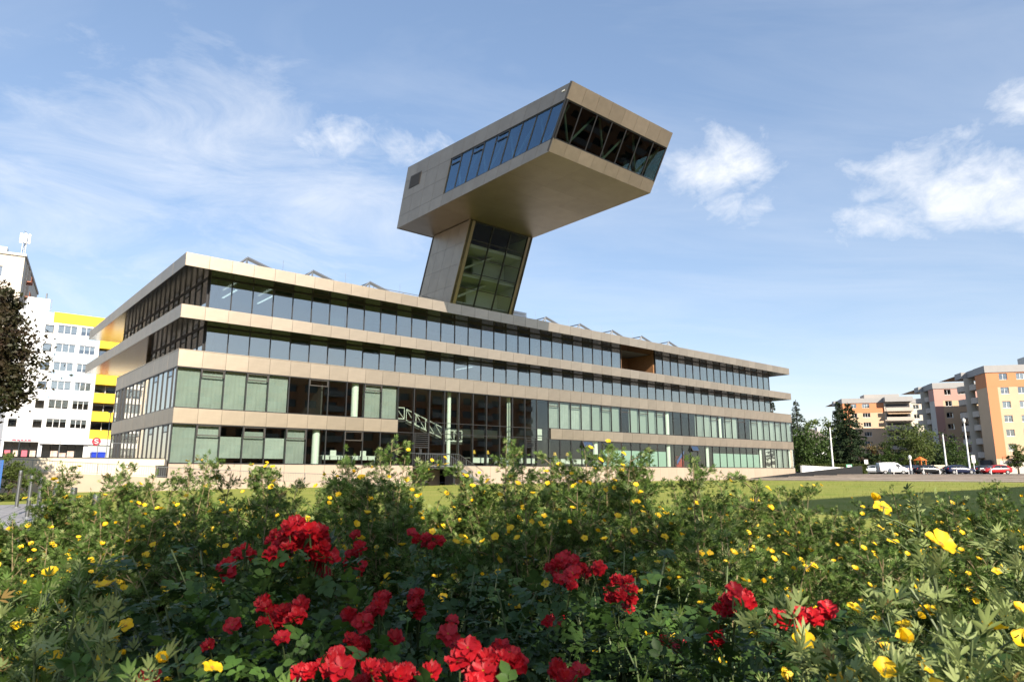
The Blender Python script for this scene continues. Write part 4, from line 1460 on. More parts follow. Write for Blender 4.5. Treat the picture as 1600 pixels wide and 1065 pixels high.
def tall_left():
    """tall beige office slab with antenna mast, far left"""
    c = at(39, 401, 128)
    az = R(31)
    rz = az           # local y recedes at 31 degrees left of the view axis
    t = thing('office_tower', 'tall beige slab block with antenna mast on its roof, top left edge', 'building', (c.x, c.y, 0), rz)
    H = c.z
    W, D = 22, 34
    holes = []
    for k in range(13):
        z = H - 4.4 - 3.1 * k
        if z > 3:
            holes.append((-W + 1.0, z, -3.2, z + 2.0))
    mb = MB()
    wall_face(mb, W, H - 1.0, holes, 0, 0.25, -W, 1.0)
    mb.add([(0, 0, 1), (0, D, 1), (0, D, H), (0, 0, H), (-W, 0, 1), (-W, D, 1), (-W, D, H), (-W, 0, H)], [(0, 1, 2, 3), (4, 7, 6, 5), (3, 2, 6, 7)])
    mb.build('wall', 'beige_render', t)
    for k, h in enumerate(holes):
        window(t, h[0], h[1], h[2] - h[0], 2.0, 0.15, 9, (1.0, 0.5, 0.2, 0.7)[k % 4], 'white_paint', 0.05)
        cube('spandrel', 'white_render', t, h[0], -0.06, h[1] - 1.05, h[2] + 1.0, -0.003, h[1] - 0.08)
    MB().box(-W - 0.2, -0.3, H + 0.003, 0.25, D, H + 0.5).build('roof_edge', 'grey_render', t)
    # side recess with rust-red escape balconies
    for k in range(12):
        z = H - 3.8 - 3.1 * k
        if z > 4:
            b = MB().box(0.003, 5, z, 1.1, 8.0, z + 0.15)
            b.tube([(1.05, 5, z + 1.1), (1.05, 8, z + 1.1)], 0.05, 4).tube([(1.05, 5, z + 0.6), (1.05, 8, z + 0.6)], 0.05, 4)
            for y in (5, 6, 7, 8):
                b.tube([(1.05, y, z), (1.05, y, z + 1.1)], 0.04, 4)
            b.build('escape_balcony', 'rust_metal', t)
    MB().box(0.003, 4.2, 2, 0.3, 4.6, H - 0.5).box(0.003, 9, 2, 0.4, 9.6, H - 0.5).build('pilaster', 'beige_render', t)
    # mast
    m = MB()
    mx, my = -0.9, 2.0
    for dx, dy in ((0, 0), (0.6, 0), (0.3, 0.5)):
        m.tube([(mx + dx, my + dy, H + 0.5), (mx + dx, my + dy, H + 5.2)], 0.06, 5)
    for k in range(6):
        z = H + 0.9 + 0.8 * k
        m.tube([(mx, my, z), (mx + 0.6, my, z + 0.4), (mx + 0.3, my + 0.5, z + 0.8), (mx, my, z + 0.8)], 0.035, 4)
    mo = m.build('antenna_mast', 'galvanised', t)
    for dx, dy in ((-0.55, -0.2), (0.85, -0.2), (0.2, -0.5), (0.3, 0.8)):
        MB().box(mx + dx, my + dy, H + 3.2, mx + dx + 0.35, my + dy + 0.2, H + 5.2).build('antenna_panel', 'white_paint', mo)
    MB().box(-5.0, 2, H + 0.5, -3.2, 4, H + 2.0).build('roof_box', 'steel', t)


tall_left()


def flats_right():
    RZ = -R(13.5)

    def block(label, px, py, depth, W, side, storeys, top, strip, ncol, bay=False, hm=0.0):
        c = at(px, py, depth)
        t = thing('apartment_building', label, 'building', (c.x, c.y, 0), RZ, 'orange and cream flats beyond the parking')
        H = c.z
        z0 = 0.8
        sh = 2.87
        D = 26
        ys_ = 5.2 if side > 11 else 3.6
        colsx = [2.4 + 3.1 * i + 1.6 * (i // 2) for i in range(ncol)]
        holes, wins = [], []
        for k in range(storeys):
            z = H - 1.5 - sh * (k + 1) + 1.45
            for i, x in enumerate(colsx):
                w = 1.5 if i % 2 == 0 else 2.1
                if x + w > W - 0.4:
                    continue
                holes.append((x, z, x + w, z + 1.35))
                wins.append((x, z, w, 2 if i % 2 == 0 else 3, random.choice((0, 0, 0.2, 0.5, 1.0, 0.9, 0.0))))
        mb = MB()
        wall_face(mb, W, H - z0, holes, 0, 0.25, 0, z0)
        mb.add([(W, 0, z0), (W, D, z0), (W, D, H), (W, 0, H), (0, 0, H), (0, D, H)], [(0, 1, 2, 3), (4, 3, 2, 5)])
        mb.build('wall', 'cream_render', t)
        for x, z, w, n, bl in wins:
            window(t, x, z, w, 1.35, 0.16, n, bl)
        # painted fields: top storey and corner strip, as plates on the render (cut round the top windows)
        zt0 = H - 1.5 - sh
        tb = MB()
        th = [h for h in holes if h[1] > zt0 - 0.1]
        wall_face(tb, W - 0.003, H - 1.35 - zt0 + 0.0, th, -0.02, 0.02, 0.003, zt0)
        tb.build('painted_band', top, t)
        cube('painted_strip', strip, t, 0.003, -0.022, z0 + 3.0, 1.9, -0.003, zt0 - 0.01)
        MB().box(-0.15, -0.18, H - 1.35, W + 0.1, 0.0, H + 0.1).box(-0.18, 0.003, H - 1.35, -0.003, ys_, H + 0.1).build('roof_fascia', 'fascia_grey', t)
        cube('plinth', 'beige_render', t, 0.5, -0.04, z0, W, -0.003, z0 + 2.6)
        # side: plain strip, then balcony stacks that step back
        ys = ys_
        sd = MB()
        sd.box(0.003, 0.003, z0, 0.3, ys, H - 1.36)
        sd.build('side_wall', 'grey_render' if hm else 'cream_render', t)
        cube('painted_band', top, t, -0.02, 0.003, zt0, 0.0, ys - 0.003, H - 1.36)
        nb = 2
        bw = (side - ys) / nb
        for q in range(nb):
            ya = ys + q * bw
            ex = 0.1 - 1.1 * q
            MB().box(ex + 1.8, ya, z0, ex + 2.1, ya + bw, H - 1.36).build('side_wall', 'beige_render', t)
            MB().box(ex + 0.1, ya - 0.1, z0, ex + 1.79, ya, H - 1.36).build('side_wall', 'beige_render', t)
            MB().box(ex - 0.25, ya - 0.1, H - 1.34, ex + 2.1, ya + bw, H + 0.05 - 0.1 * q).build('roof_fascia', 'fascia_grey', t)
            for k in range(storeys):
                zf = H - 1.2 - sh * (k + 1)
                b = MB()
                pts = []
                m = 9
                for i in range(m + 1):
                    a = i / m
                    bulge = 0.75 * math.sin(math.pi * a) ** 0.6 if 0 < a < 1 else 0
                    pts.append((ex + 0.2 - bulge, ya + 0.1 + (bw - 0.2) * a))
                inner = [(ex + 1.75, ya + bw - 0.1), (ex + 1.75, ya + 0.1)]
                b.prism([(x, y, zf - 0.15) for x, y in pts + inner], (0, 0, 0.15))
                for (xa, yaa), (xb, ybb) in zip(pts, pts[1:]):
                    b.hexa([(xa, yaa, zf), (xb, ybb, zf), (xb + 0.1, ybb, zf), (xa + 0.1, yaa, zf), (xa, yaa, zf + 1.05), (xb, ybb, zf + 1.05), (xb + 0.1, ybb, zf + 1.05), (xa + 0.1, yaa, zf + 1.05)])
                bo = b.build('balcony', 'balcony_grey', t)
                cube('balcony_door', 'room_dark', bo, ex + 1.70, ya + 0.5, zf + 0.02, ex + 1.79, ya + bw - 0.7, zf + 2.1)
        if bay:
            # balcony bay in the front, then a set-back wing
            for k in range(storeys):
                zf = H - 1.2 - sh * (k + 1)
                b = MB().box(W, -2.2, zf - 0.15, W + 7.5, 1.0, zf).box(W, -2.25, zf, W + 7.5, -2.13, zf + 1.0)
                bo = b.build('balcony', 'balcony_grey', t)
                cube('balcony_door', 'room_dark', bo, W + 0.4, -0.6, zf + 0.02, W + 7.0, -0.5, zf + 2.1)
                if k % 3 == 1:
                    MB().hexa([(W + 0.4, -2.6, zf + 1.9), (W + 7, -2.6, zf + 1.9), (W + 7, -0.7, zf + 2.4), (W + 0.4, -0.7, zf + 2.4), (W + 0.4, -2.6, zf + 1.95), (W + 7, -2.6, zf + 1.95), (W + 7, -0.7, zf + 2.45), (W + 0.4, -0.7, zf + 2.45)]).build('awning', 'cream_render', bo)
            MB().box(W + 0.01, -0.48, z0, W + 7.5, 3, H - 1.36).build('wall', 'beige_render', t)
            MB().box(W - 0.1, -2.3, H - 1.3, W + 7.6, 3, H + 0.15).build('roof_fascia', 'fascia_grey', t)
            hs = []
            for k in range(storeys):
                z = H - 1.9 - sh * (k + 1) + 1.3
                for x in (W + 8.2, W + 11.0):
                    hs.append((x, z, x + 1.6, z + 1.3))
            m2 = MB()
            wall_face(m2, 9, H - z0 - 0.4, hs, 0.5, 0.25, W + 7.5, z0)
            m2.add([(W + 7.5, 0.5, H - 0.4), (W + 16.5, 0.5, H - 0.4), (W + 16.5, 10, H - 0.4), (W + 7.5, 10, H - 0.4)], [(0, 1, 2, 3)])
            m2.build('wall', 'beige_render', t)
            for x0_, za, x1_, zb in hs:
                window(t, x0_, za, 1.6, 1.3, 0.66, 2, random.choice((0, 0.3, 0.9)))
            MB().box(W + 7.6, 0.3, H - 1.7, W + 16.5, 0.49, H - 0.3).build('roof_fascia', 'fascia_grey', t)
            MB().box(W - 4, 5, H, W + 6, 10, H + 1.7).build('roof_box', 'fascia_grey', t)
        return t

    a = block('tall orange cornered apartment block at the right edge behind the red car', 1538, 572, 140, 34, 12.5, 6, 'orange_render', 'orange_render', 8)
    H = at(1538, 572, 140).z
    MB().box(9.6, 3, H, 16, 8, H + 2.4).build('roof_box', 'steel', a)
    cube('awning', 'yellow_render', a, 5.2, -1.6, 4.4, 20, -0.1, 4.9)
    cube('shop_window', 'room_dark', a, 6.2, -0.06, 1.0, 22, -0.045, 3.2)
    rl = MB()
    for z in (4.3, 4.7, 5.1):
        rl.tube([(2.2, -1.3, z), (5.2, -1.3, z)], 0.04, 4)
    rl.tube([(2.2, -1.3, 3.8), (2.2, -1.3, 5.1)], 0.05, 4).tube([(5.2, -1.3, 3.8), (5.2, -1.3, 5.1)], 0.05, 4)
    rl.box(2.2, -1.3, 3.65, 5.2, -0.05, 3.8)
    rl.build('balcony', 'balcony_grey', a)
    MB().box(-0.6, 1.5, 0.8, -0.3, 4.5, 3.6).box(0.3, 5.3, 0.8, 2, 15, 3.5).build('ground_floor_recess', 'room_dark', a)
    block('cream apartment block with mauve corner between its orange neighbours', 1457, 599, 172, 18, 10, 6, 'mauve_render', 'mauve_render', 3, hm=1)
    block('farthest cream and orange apartment block behind the two dark spruces', 1315.7, 623.3, 212, 11.6, 8.5, 6, 'orange_render', 'orange_render', 3, bay=True)


flats_right()


def block_behind():
    """the flats across the lawn behind the viewer: they shade the right of the lawn and mirror in the glass"""
    c = uv_point(10.3, -22.0, 0)
    t = thing('apartment_building', 'seven storey flats across the lawn whose shadow lies on the grass', 'building', (c.x, c.y, 0), ROT)
    W, H = 98, 20.6
    holes, wins = [], []
    for k in range(7):
        for i in range(24):
            x = 1.5 + 4.0 * i
            holes.append((x, 1.5 + 2.8 * k, x + 2.4, 2.9 + 2.8 * k))
    mb = MB()
    # facade looks towards the library (+v)
    m2 = MB()
    wall_face(m2, W, H, holes, 0, 0.25, 0, 0)
    m2.v = [(W - x, -y, z) for x, y, z in m2.v]
    m2.add([(0, 0, 0), (0, -11, 0), (0, -11, H), (0, 0, H), (W, 0, 0), (W, -11, 0), (W, -11, H), (W, 0, H)], [(0, 3, 2, 1), (4, 5, 6, 7), (3, 7, 6, 2), (1, 2, 6, 5)])
    m2.build('wall', 'orange_render', t)
    for h in holes:
        cube('window', 'car_glass', t, W - h[2], -0.5, h[1], W - h[0], -0.3, h[3])
    bal = MB().box(0, 0.003, 0, 4.0, 1.3, 0.15).box(0, 1.2, 0.15, 4.0, 1.3, 1.1).mesh('balcony', 'balcony_grey')
    for k in range(7):
        for i in range(0, 24, 3):
            x = W - (1.5 + 4.0 * i) - 3.2
            obj('balcony', bal, t, (x, 0, 1.0 + 2.8 * k))


block_behind()


def small_house():
    c = at(1270, 737, 150)
    t = thing('house', 'small house with dark tiled hip roof among the trees, right of the library', 'house', (c.x, c.y, 0.8), 0.5)
    MB().box(-4, -3.5, 0, 4, 3.5, 6.2).build('wall', 'white_render', t)
    MB().add([(-4.6, -4.1, 6.0), (4.6, -4.1, 6.0), (4.6, 4.1, 6.0), (-4.6, 4.1, 6.0), (-1.2, 0, 9.6), (1.2, 0, 9.6)], [(0, 1, 5, 4), (1, 2, 5), (2, 3, 4, 5), (3, 0, 4), (3, 2, 1, 0)]).build('roof', 'roof_tile', t)
    MB().box(2.0, -0.5, 7.5, 2.7, 0.2, 10.0).build('chimney', 'grey_render', t)
    for x in (-2.6, 1.2):
        window(t, x, 3.6, 1.3, 1.5, -3.58, 2, 0.0, 'white_paint', 0.02)


small_house()

# ================================================================ TREES AND HEDGES
LEAF_V = np.array([(0, 0, 0), (-0.32, 0.45, 0.06), (0, 1, -0.05), (0.32, 0.45, 0.06)], float)
LEAF_F = np.array([(0, 3, 2), (0, 2, 1)])


def unit(n, g):
    v = g.normal(size=(n, 3))
    return v / np.linalg.norm(v, axis=1, keepdims=True)


def crown_mesh(name, lobes, n, size, material, g, clump=0.38, droop=0.0, fill=0.25):
    """leaf clumps spread through ellipsoid lobes (cx,cy,cz,rx,ry,rz)"""
    vol = np.array([l[3] * l[4] * l[5] for l in lobes])
    nc = max(14, n // 55)
    which = g.choice(len(lobes), nc, p=vol / vol.sum())
    L = np.array(lobes)[which]
    d = unit(nc, g)
    rr = np.where(g.random(nc) < fill, g.uniform(0.2, 0.7, nc), g.uniform(0.7, 1.05, nc))
    cen = L[:, :3] + d * rr[:, None] * L[:, 3:]
    cs = clump * (L[:, 3:].mean(1)) * g.uniform(0.45, 1.0, nc)
    k = g.integers(0, nc, n)
    pos = cen[k] + g.normal(size=(n, 3)) * cs[k][:, None] * np.array([0.5, 0.5, 0.36])
    out = pos - np.array(lobes)[:, :3].mean(0)
    dirs = unit(n, g) + out / (np.linalg.norm(out, axis=1, keepdims=True) + 1e-6) * 0.7 + np.array([0, 0, -droop])
    V, F = scatter(LEAF_V, LEAF_F, pos, frames(dirs, None, g), size * g.uniform(0.6, 1.3, n))
    return np_mesh(name, V, F, material), cen


def tree(name, label, loc, lobes, n, size, material, trunk_h, trunk_r, seed, group=None, clump=0.38, droop=0.0, cat='tree'):
    g = np.random.default_rng(seed)
    t = thing(name, label, cat, loc, 0, group)
    me, cen = crown_mesh('crown', lobes, n, size, material, g, clump, droop)
    tag(obj('crown', me, t), kind='stuff')
    mb = MB()
    c = np.array(lobes)[:, :3].mean(0)
    top = Vector((c[0] * 0.6, c[1] * 0.6, max(trunk_h, c[2])))
    mid = Vector((top.x * 0.4, top.y * 0.4, trunk_h))
    mb.tube([(0, 0, -0.1), (0, 0, 0.15), tuple(mid), tuple(top)], [trunk_r * 1.3, trunk_r, trunk_r * 0.75, trunk_r * 0.25], 8)
    for i in g.choice(len(cen), min(14, len(cen)), replace=False):
        a = mid.lerp(top, g.uniform(0, 0.8))
        e = Vector(cen[i])
        m = a.lerp(e, 0.5) + Vector((0, 0, 0.08 * (e - a).length))
        mb.tube([a, m, e], [trunk_r * 0.4, trunk_r * 0.25, trunk_r * 0.08], 5)
    mb.build('trunk', 'bark', t, True)
    return t


def spruce(label, px, py, depth, zbase, spread, n, seed, material='leaf_spruce', group='spruces beyond the library'):
    g = np.random.default_rng(seed)
    c = at(px, py, depth)
    h = c.z - zbase
    t = thing('spruce_tree', label, 'tree', (c.x, c.y, zbase), 0, group)
    nb = 190
    f = np.sort(g.random(nb)) ** 0.85
    f = 0.06 + 0.93 * f
    pos, dirs, siz = [], [], []
    limb = MB()
    for i in range(nb):
        z = h * f[i]
        r = spread * (1 - f[i]) ** 0.85 * g.uniform(0.65, 1.1) + 0.12
        a = g.uniform(0, 2 * np.pi)
        m = max(5, int(n / nb * (0.4 + 1.2 * (1 - f[i]))))
        s = g.random(m) ** 0.7
        dr = -0.28 * s * r + 0.10 * s * s * r
        ca, sa = math.cos(a), math.sin(a)
        lat = g.normal(size=m) * 0.17 * r * (1.1 - 0.6 * s)
        P = np.stack([ca * s * r - sa * lat, sa * s * r + ca * lat, z + dr + g.normal(size=m) * 0.08], 1)
        pos.append(P)
        D = np.stack([np.full(m, ca), np.full(m, sa), np.full(m, -0.55)], 1) + g.normal(size=(m, 3)) * 0.45
        dirs.append(D)
        siz.append(np.full(m, 0.28 + 0.3 * (1 - f[i])) * g.uniform(0.7, 1.2, m))
        if i % 4 == 0:
            limb.tube([(0, 0, z), (ca * r * 0.8, sa * r * 0.8, z - 0.18 * r)], [0.05, 0.01], 4)
    pos, dirs, siz = np.concatenate(pos), np.concatenate(dirs), np.concatenate(siz)
    V, F = scatter(LEAF_V, LEAF_F, pos, frames(dirs, None, g), siz)
    tag(obj('crown', np_mesh('crown', V, F, material), t), kind='stuff')
    limb.tube([(0, 0, -0.2), (0, 0, h * 0.5), (0, 0, h)], [0.3, 0.18, 0.03], 7)
    limb.build('trunk', 'bark', t)
    return t


def trees():
    spruce('dark spruce, left of the pair before the cream flats', 1309, 626, 128, 0.8, 4.6, 5200, 1)
    spruce('dark spruce, right of the pair before the cream flats', 1324, 628, 122, 0.8, 5.0, 6000, 2)
    spruce('greyish spruce rising right behind the library end', 1243, 624, 142, 0.8, 4.4, 4600, 3, 'leaf_blue_spruce')
    spruce('tip of a spruce showing between the library slabs at right', 1206, 626, 150, 0.8, 3.6, 3600, 4)

    def far(name, label, px, ptop, depth, rx, seed, material, n=2600, size=0.42, zb=0.8, droop=0.0, low=0.25, group='trees beyond the parking', tall=1.0):
        c = at(px, ptop, depth)
        h = c.z - zb
        lobes = [(0, 0, h * 0.58, rx, rx, h * 0.42), (rx * 0.35, -0.3, h * 0.45, rx * 0.75, rx * 0.75, h * 0.3), (-rx * 0.4, 0.2, h * 0.42, rx * 0.7, rx * 0.7, h * 0.3), (0.1 * rx, 0, h * 0.75, rx * 0.6, rx * 0.6, h * 0.22)]
        if low < 0.2:
            lobes.append((0, 0, h * 0.22, rx * 0.95, rx * 0.95, h * 0.22))
        return tree(name, label, (c.x, c.y, zb), lobes, n, size, material, h * low, 0.05 + 0.02 * h, seed, group, droop=droop)

    far('birch_tree', 'airy light green birch before the flats, right of the white van', 1418, 660, 128, 4.2, 11, 'leaf_light', 5200, 0.36, droop=0.8)
    far('round_tree', 'dense green tree filling the gap right of the library end', 1252, 672, 118, 4.6, 12, 'leaf_mid', 5200, 0.45, low=0.1)
    far('round_tree', 'dark green tree between the library trees and the spruces', 1285, 682, 135, 4.6, 13, 'leaf_mid', 4200, 0.45, low=0.1)
    far('round_tree', 'pale green tree rising behind the small house', 1278, 657, 175, 6.0, 14, 'leaf_light', 3600, 0.6, low=0.1)
    far('round_tree', 'pale green tree at the far left of the house roof', 1262, 655, 185, 5.0, 15, 'leaf_light', 3000, 0.6, low=0.1)
    far('rust_tree', 'rusty brown leaved small tree behind the white van', 1361, 694, 130, 2.6, 16, 'leaf_rust', 2400, 0.32)
    far('small_tree', 'small bright green tree right of the rusty one', 1379, 702, 126, 2.0, 17, 'leaf_mid', 1800, 0.3, low=0.1)
    far('small_tree', 'pointed green tree left of the birch', 1395, 690, 127, 1.6, 18, 'leaf_mid', 2000, 0.3, low=0.1)
    far('dark_tree', 'dark spreading tree right of the birch', 1447, 694, 138, 4.4, 19, 'leaf_spruce', 3600, 0.4, low=0.1)
    far('dark_tree', 'dark green tree beside the middle street lamp', 1474, 678, 142, 4.2, 20, 'leaf_mid', 3600, 0.4, low=0.1)
    far('shrub_tree', 'bushy green shrub behind the navy car', 1492, 705, 128, 3.0, 21, 'leaf_mid', 2600, 0.34, low=0.05)
    far('street_tree', 'slim yellowish street tree before the right flats', 1586, 693, 125, 1.5, 22, 'leaf_light', 2200, 0.3, low=0.3)
    # copper-leaved tree at the left edge
    c = at(-84, 737, 30)
    tree('copper_tree', 'dark copper leaved tree reaching in at the left edge', (c.x, c.y, 0.3),
         [(0.1, 0.2, 5.9, 2.5, 2.5, 2.4), (0.7, 0, 8.0, 1.2, 1.2, 1.3), (1.0, -0.3, 4.6, 1.9, 1.9, 1.4), (0.6, 0.2, 7.4, 1.2, 1.4, 1.4), (-1.4, 0.4, 5.2, 2.2, 2.2, 2.0), (1.5, 0.1, 6.0, 1.2, 1.2, 1.1), (1.1, -0.2, 3.6, 0.8, 0.9, 0.8)], 34000, 0.19, 'leaf_copper', 2.2, 0.16, 31, clump=0.36)
    # tree added out of view behind the viewer, crown shaped to shade the roses
    tree('shade_tree', 'unseen tree added behind the viewer to shade the rose bed', (3.65, -5.3, 0),
         [(-0.25, 0.3, 5.7, 1.05, 0.75, 0.45), (-1.1, 0.5, 5.5, 0.65, 0.6, 0.35), (-0.35, -0.45, 5.6, 0.7, 0.5, 0.35)], 2100, 0.15, 'leaf_mid', 3.2, 0.1, 33, clump=0.4)
    # clipped hedge on the right
    g = np.random.default_rng(40)
    a, b = at(1249, 737, 112), at(1352, 737, 114)
    t = thing('clipped_hedge', 'low clipped hedge below the spruces, right of the library', 'hedge', (a.x, a.y, 0.8), math.atan2(b.y - a.y, b.x - a.x))
    Lh = (b - a).length
    n = 7000
    P = np.stack([g.uniform(0, Lh, n), g.uniform(-0.6, 0.6, n), g.uniform(0, 1.5, n)], 1)
    f = g.random(n)
    P[f < 0.45, 1] = -0.6 + g.normal(size=(f < 0.45).sum()) * 0.04
    P[f > 0.75, 2] = 1.5 + g.normal(size=(f > 0.75).sum()) * 0.04
    V, F = scatter(LEAF_V, LEAF_F, P, frames(unit(n, g), None, g), g.uniform(0.14, 0.26, n))
    tag(obj('foliage', np_mesh('foliage', V, F, 'hedge_leaf'), t), kind='stuff')
    MB().box(0.1, -0.45, 0, Lh - 0.1, 0.45, 1.35).build('twig_core', 'hedge_leaf', t)
    # climbing plant and blue panel at the left wall end
    c = at(14, 762, 27)
    tree('climbing_shrub', 'trailing yellow green shrub on the cream wall at the left edge', (c.x, c.y, 0), [(0.2, 0, 0.7, 0.7, 0.5, 0.75), (-0.2, 0, 1.35, 0.6, 0.4, 0.5), (0.5, -0.1, 0.2, 0.5, 0.4, 0.3)], 2600, 0.10, 'leaf_light', 0.5, 0.05, 35, cat='shrub')
    c = at(3, 770, 26)
    t = thing('blue_sign', 'blue metal panel at the very left edge before the wall', 'sign', (c.x - 0.35, c.y, 0), -0.5)
    MB().box(-0.9, 0, 0.35, 0.35, 0.06, 1.55).build('panel', 'blue_panel', t)
    for x in (-0.8, 0.2):
        MB().tube([(x, 0.09, 0), (x, 0.09, 1.5)], 0.025, 6).build('leg', 'steel', t)


trees()


# ================================================================ STREET FURNITURE
def furniture():
    # stainless bollards
    spots = [(33, 734.5, 17.6), (50.5, 741, 15.2), (66, 745.5, 13.7), (89, 753, 11.4), (116, 761, 9.9), (151, 771, 8.6)]
    names = ['farthest', 'second farthest', 'third farthest', 'fourth farthest', 'second nearest', 'nearest']
    first = None
    for (px, py, d), w in zip(spots, names):
        c = at(px, py, d)
        if first is None:
            first = thing('bollard', '', 'bollard', (0, 0, 0), 0, 'steel bollards along the path')
            MB().tube([(0, 0, 0), (0, 0, 0.86), (0, 0, 0.9), (0, 0, 0.905)], [0.042, 0.042, 0.039, 0.026], 18).build('tube', 'galvanised', first, False)
            MB().tube([(0, 0, 0.78), (0, 0, 0.81)], 0.0435, 18).build('reflector_ring', 'frame_bronze', first)
            MB().tube([(0, 0, -0.02), (0, 0, 0.012)], 0.085, 18).build('foot_plate', 'steel', first)
            o = first
        else:
            o = copy_tree(first)
        o.location = (c.x, c.y, c.z - 0.905)
        o.rotation_euler = (0, 0, 0)
        o['label'] = 'steel bollard at left, %s in the row' % w
    # street lamps
    def lamp(label, px, ptop, depth, kind):
        c = at(px, ptop, depth)
        t = thing('street_lamp', label, 'street lamp', (c.x, c.y, 0.8), 0, 'lamp posts by the parking')
        h = c.z - 0.8
        MB().tube([(0, 0, 0), (0, 0, h * 0.4), (0, 0, h)], [0.16, 0.13, 0.09], 8).build('pole', 'white_paint', t)
        MB().tube([(0, 0, 0), (0, 0, 0.6)], 0.22, 8).build('base', 'steel', t)
        if kind == 'globe':
            m = MB()
            m.tube([(0, 0, h - 0.1), (0, 0, h + 0.1), (0, 0, h + 0.35), (0, 0, h + 0.6), (0, 0, h + 0.72)], [0.10, 0.2, 0.26, 0.2, 0.05], 12)
            m.build('globe', 'lamp_glass', t, True)
        else:
            MB().tube([(0, 0, h), (0, 0, h + 0.15)], 0.14, 8).build('cap', 'steel', t)
        return t

    lamp('plain pale mast before the spruces, right of the library', 1296.5, 668, 108, 'mast')
    lamp('slim pale lamp post right of the birch', 1473, 678, 112, 'mast')
    lamp('tall lamp post with round head before the right flats', 1506.5, 660, 112, 'globe')
    lamp('short lamp post with round globe right of the white van', 1422, 718, 108, 'globe')
    c = at(1520, 711, 112)
    t = thing('traffic_sign', 'narrow pale street sign post between navy and red cars', 'sign', (c.x, c.y, 0.8), 0)
    h = c.z - 0.8
    MB().tube([(0, 0, 0), (0, 0, h)], 0.06, 8).build('pole', 'white_paint', t)
    MB().box(-0.28, -0.08, h - 1.2, 0.28, -0.03, h).build('plate', 'white_paint', t)
    c = at(1353, 718, 118)
    t = thing('traffic_sign', 'small blue white sign on a pole left of the silver car', 'sign', (c.x, c.y, 0.8), 0)
    h = c.z - 0.8
    MB().tube([(0, 0, 0), (0, 0, h)], 0.05, 8).build('pole', 'steel', t)
    MB().box(-0.3, -0.08, h - 0.7, 0.3, -0.04, h).build('plate', 'white_paint', t)
    c = at(1328, 737, 108)
    t = thing('notice_board', 'green and white notice board in front of the hedge', 'sign', (c.x, c.y, 0.8), 0)
    MB().box(-0.45, 0, 0.6, 0.45, 0.06, 1.5).build('panel', 'sign_green', t)
    MB().box(-0.3, -0.02, 0.75, 0.3, -0.003, 1.35).build('print', 'white_paint', t)
    for x in (-0.35, 0.3):
        cube('leg', 'steel', t, x, 0.065, 0, x + 0.06, 0.12, 1.5)
    c = at(1316, 738, 104)
    t = thing('stone_post', 'pale tapered stone stump before the hedge', 'post', (c.x, c.y, 0.78), 0)
    MB().tube([(0, 0, 0), (0, 0, 0.5), (0, 0, 0.95), (0, 0, 1.05)], [0.25, 0.19, 0.12, 0.05], 7).build('stump', 'wall_cream', t)
    MB().tube([(0, 0, -0.05), (0, 0, 0.08)], 0.32, 9).build('footing', 'step_stone', t)
    # white marker posts along the parking edge
    labels = ['left of the globe lamp', 'before the black car', 'before the pale trailer', 'before the navy car', 'before the red car', 'before the van door']
    for px, lb in zip((1420.5, 1444, 1469, 1495.5, 1549.5, 1397), labels):
        c = at(px, 741, 103)
        t = thing('marker_post', 'thin white marker post at the parking edge, ' + lb, 'post', (c.x, c.y, 0.8), 0, 'white posts along the parking edge')
        MB().tube([(0, 0, 0), (0, 0, 0.95), (0, 0, 1.0)], [0.06, 0.06, 0.03], 8).build('shaft', 'white_paint', t)
        MB().tube([(0, 0, 0.75), (0, 0, 0.85)], 0.063, 8).build('band', 'tail_red', t)
    # blue bins and bicycles' rack by the street, left
    for k, px in enumerate((147, 157)):
        c = at(px, 714, 72)
        t = thing('recycling_bin', ['left blue recycling bin on the street behind the wall', 'right blue recycling bin on the street behind the wall'][k], 'bin', (c.x, c.y, 1.9), ROT, 'blue bins')
        MB().hexa([(-0.28, -0.33, 0.1), (0.28, -0.33, 0.1), (0.28, 0.33, 0.1), (-0.28, 0.33, 0.1), (-0.34, -0.4, 1.15), (0.34, -0.4, 1.15), (0.34, 0.4, 1.15), (-0.34, 0.4, 1.15)]).build('bin_body', 'blue_plastic', t)
        MB().hexa([(-0.36, -0.43, 1.154), (0.36, -0.43, 1.154), (0.36, 0.43, 1.154), (-0.36, 0.43, 1.154), (-0.3, -0.3, 1.27), (0.3, -0.3, 1.27), (0.3, 0.4, 1.27), (-0.3, 0.4, 1.27)]).build('lid', 'blue_plastic', t)
        for x in (-0.3, 0.3):
            MB().tube([(x - 0.03, 0.35, 0.1), (x + 0.03, 0.35, 0.1)], 0.1, 10).build('wheel', 'tyre', t)
    c = at(165, 714, 74)
    t = thing('street_lamp', 'thin grey pole behind the blue bins', 'street lamp', (c.x, c.y, 1.9), 0)
    MB().tube([(0, 0, 0), (0, 0, 5.6)], [0.06, 0.045], 8).build('pole', 'steel', t)
    MB().box(-0.1, -0.3, 5.5, 0.1, 0.2, 5.62).build('lamp_head', 'steel', t)
    # orange climbing frame behind the parking
    c = at(1440, 737, 124)
    t = thing('playground_tower', 'small orange playground frame behind the parked cars', 'playground', (c.x, c.y, 0.8), 0.4)
    for x, y in ((-0.6, -0.6), (0.6, -0.6), (0.6, 0.6), (-0.6, 0.6)):
        MB().tube([(x, y, 0), (x, y, 2.4)], 0.09, 6).build('post', 'orange_plastic', t)
    MB().add([(-0.8, -0.8, 2.4), (0.8, -0.8, 2.4), (0.8, 0.8, 2.4), (-0.8, 0.8, 2.4), (0, 0, 3.1)], [(0, 1, 4), (1, 2, 4), (2, 3, 4), (3, 0, 4), (3, 2, 1, 0)]).build('roof', 'orange_plastic', t)
    MB().box(-0.6, -0.6, 1.1, 0.6, 0.6, 1.2).build('deck', 'wood_wall', t)


furniture()


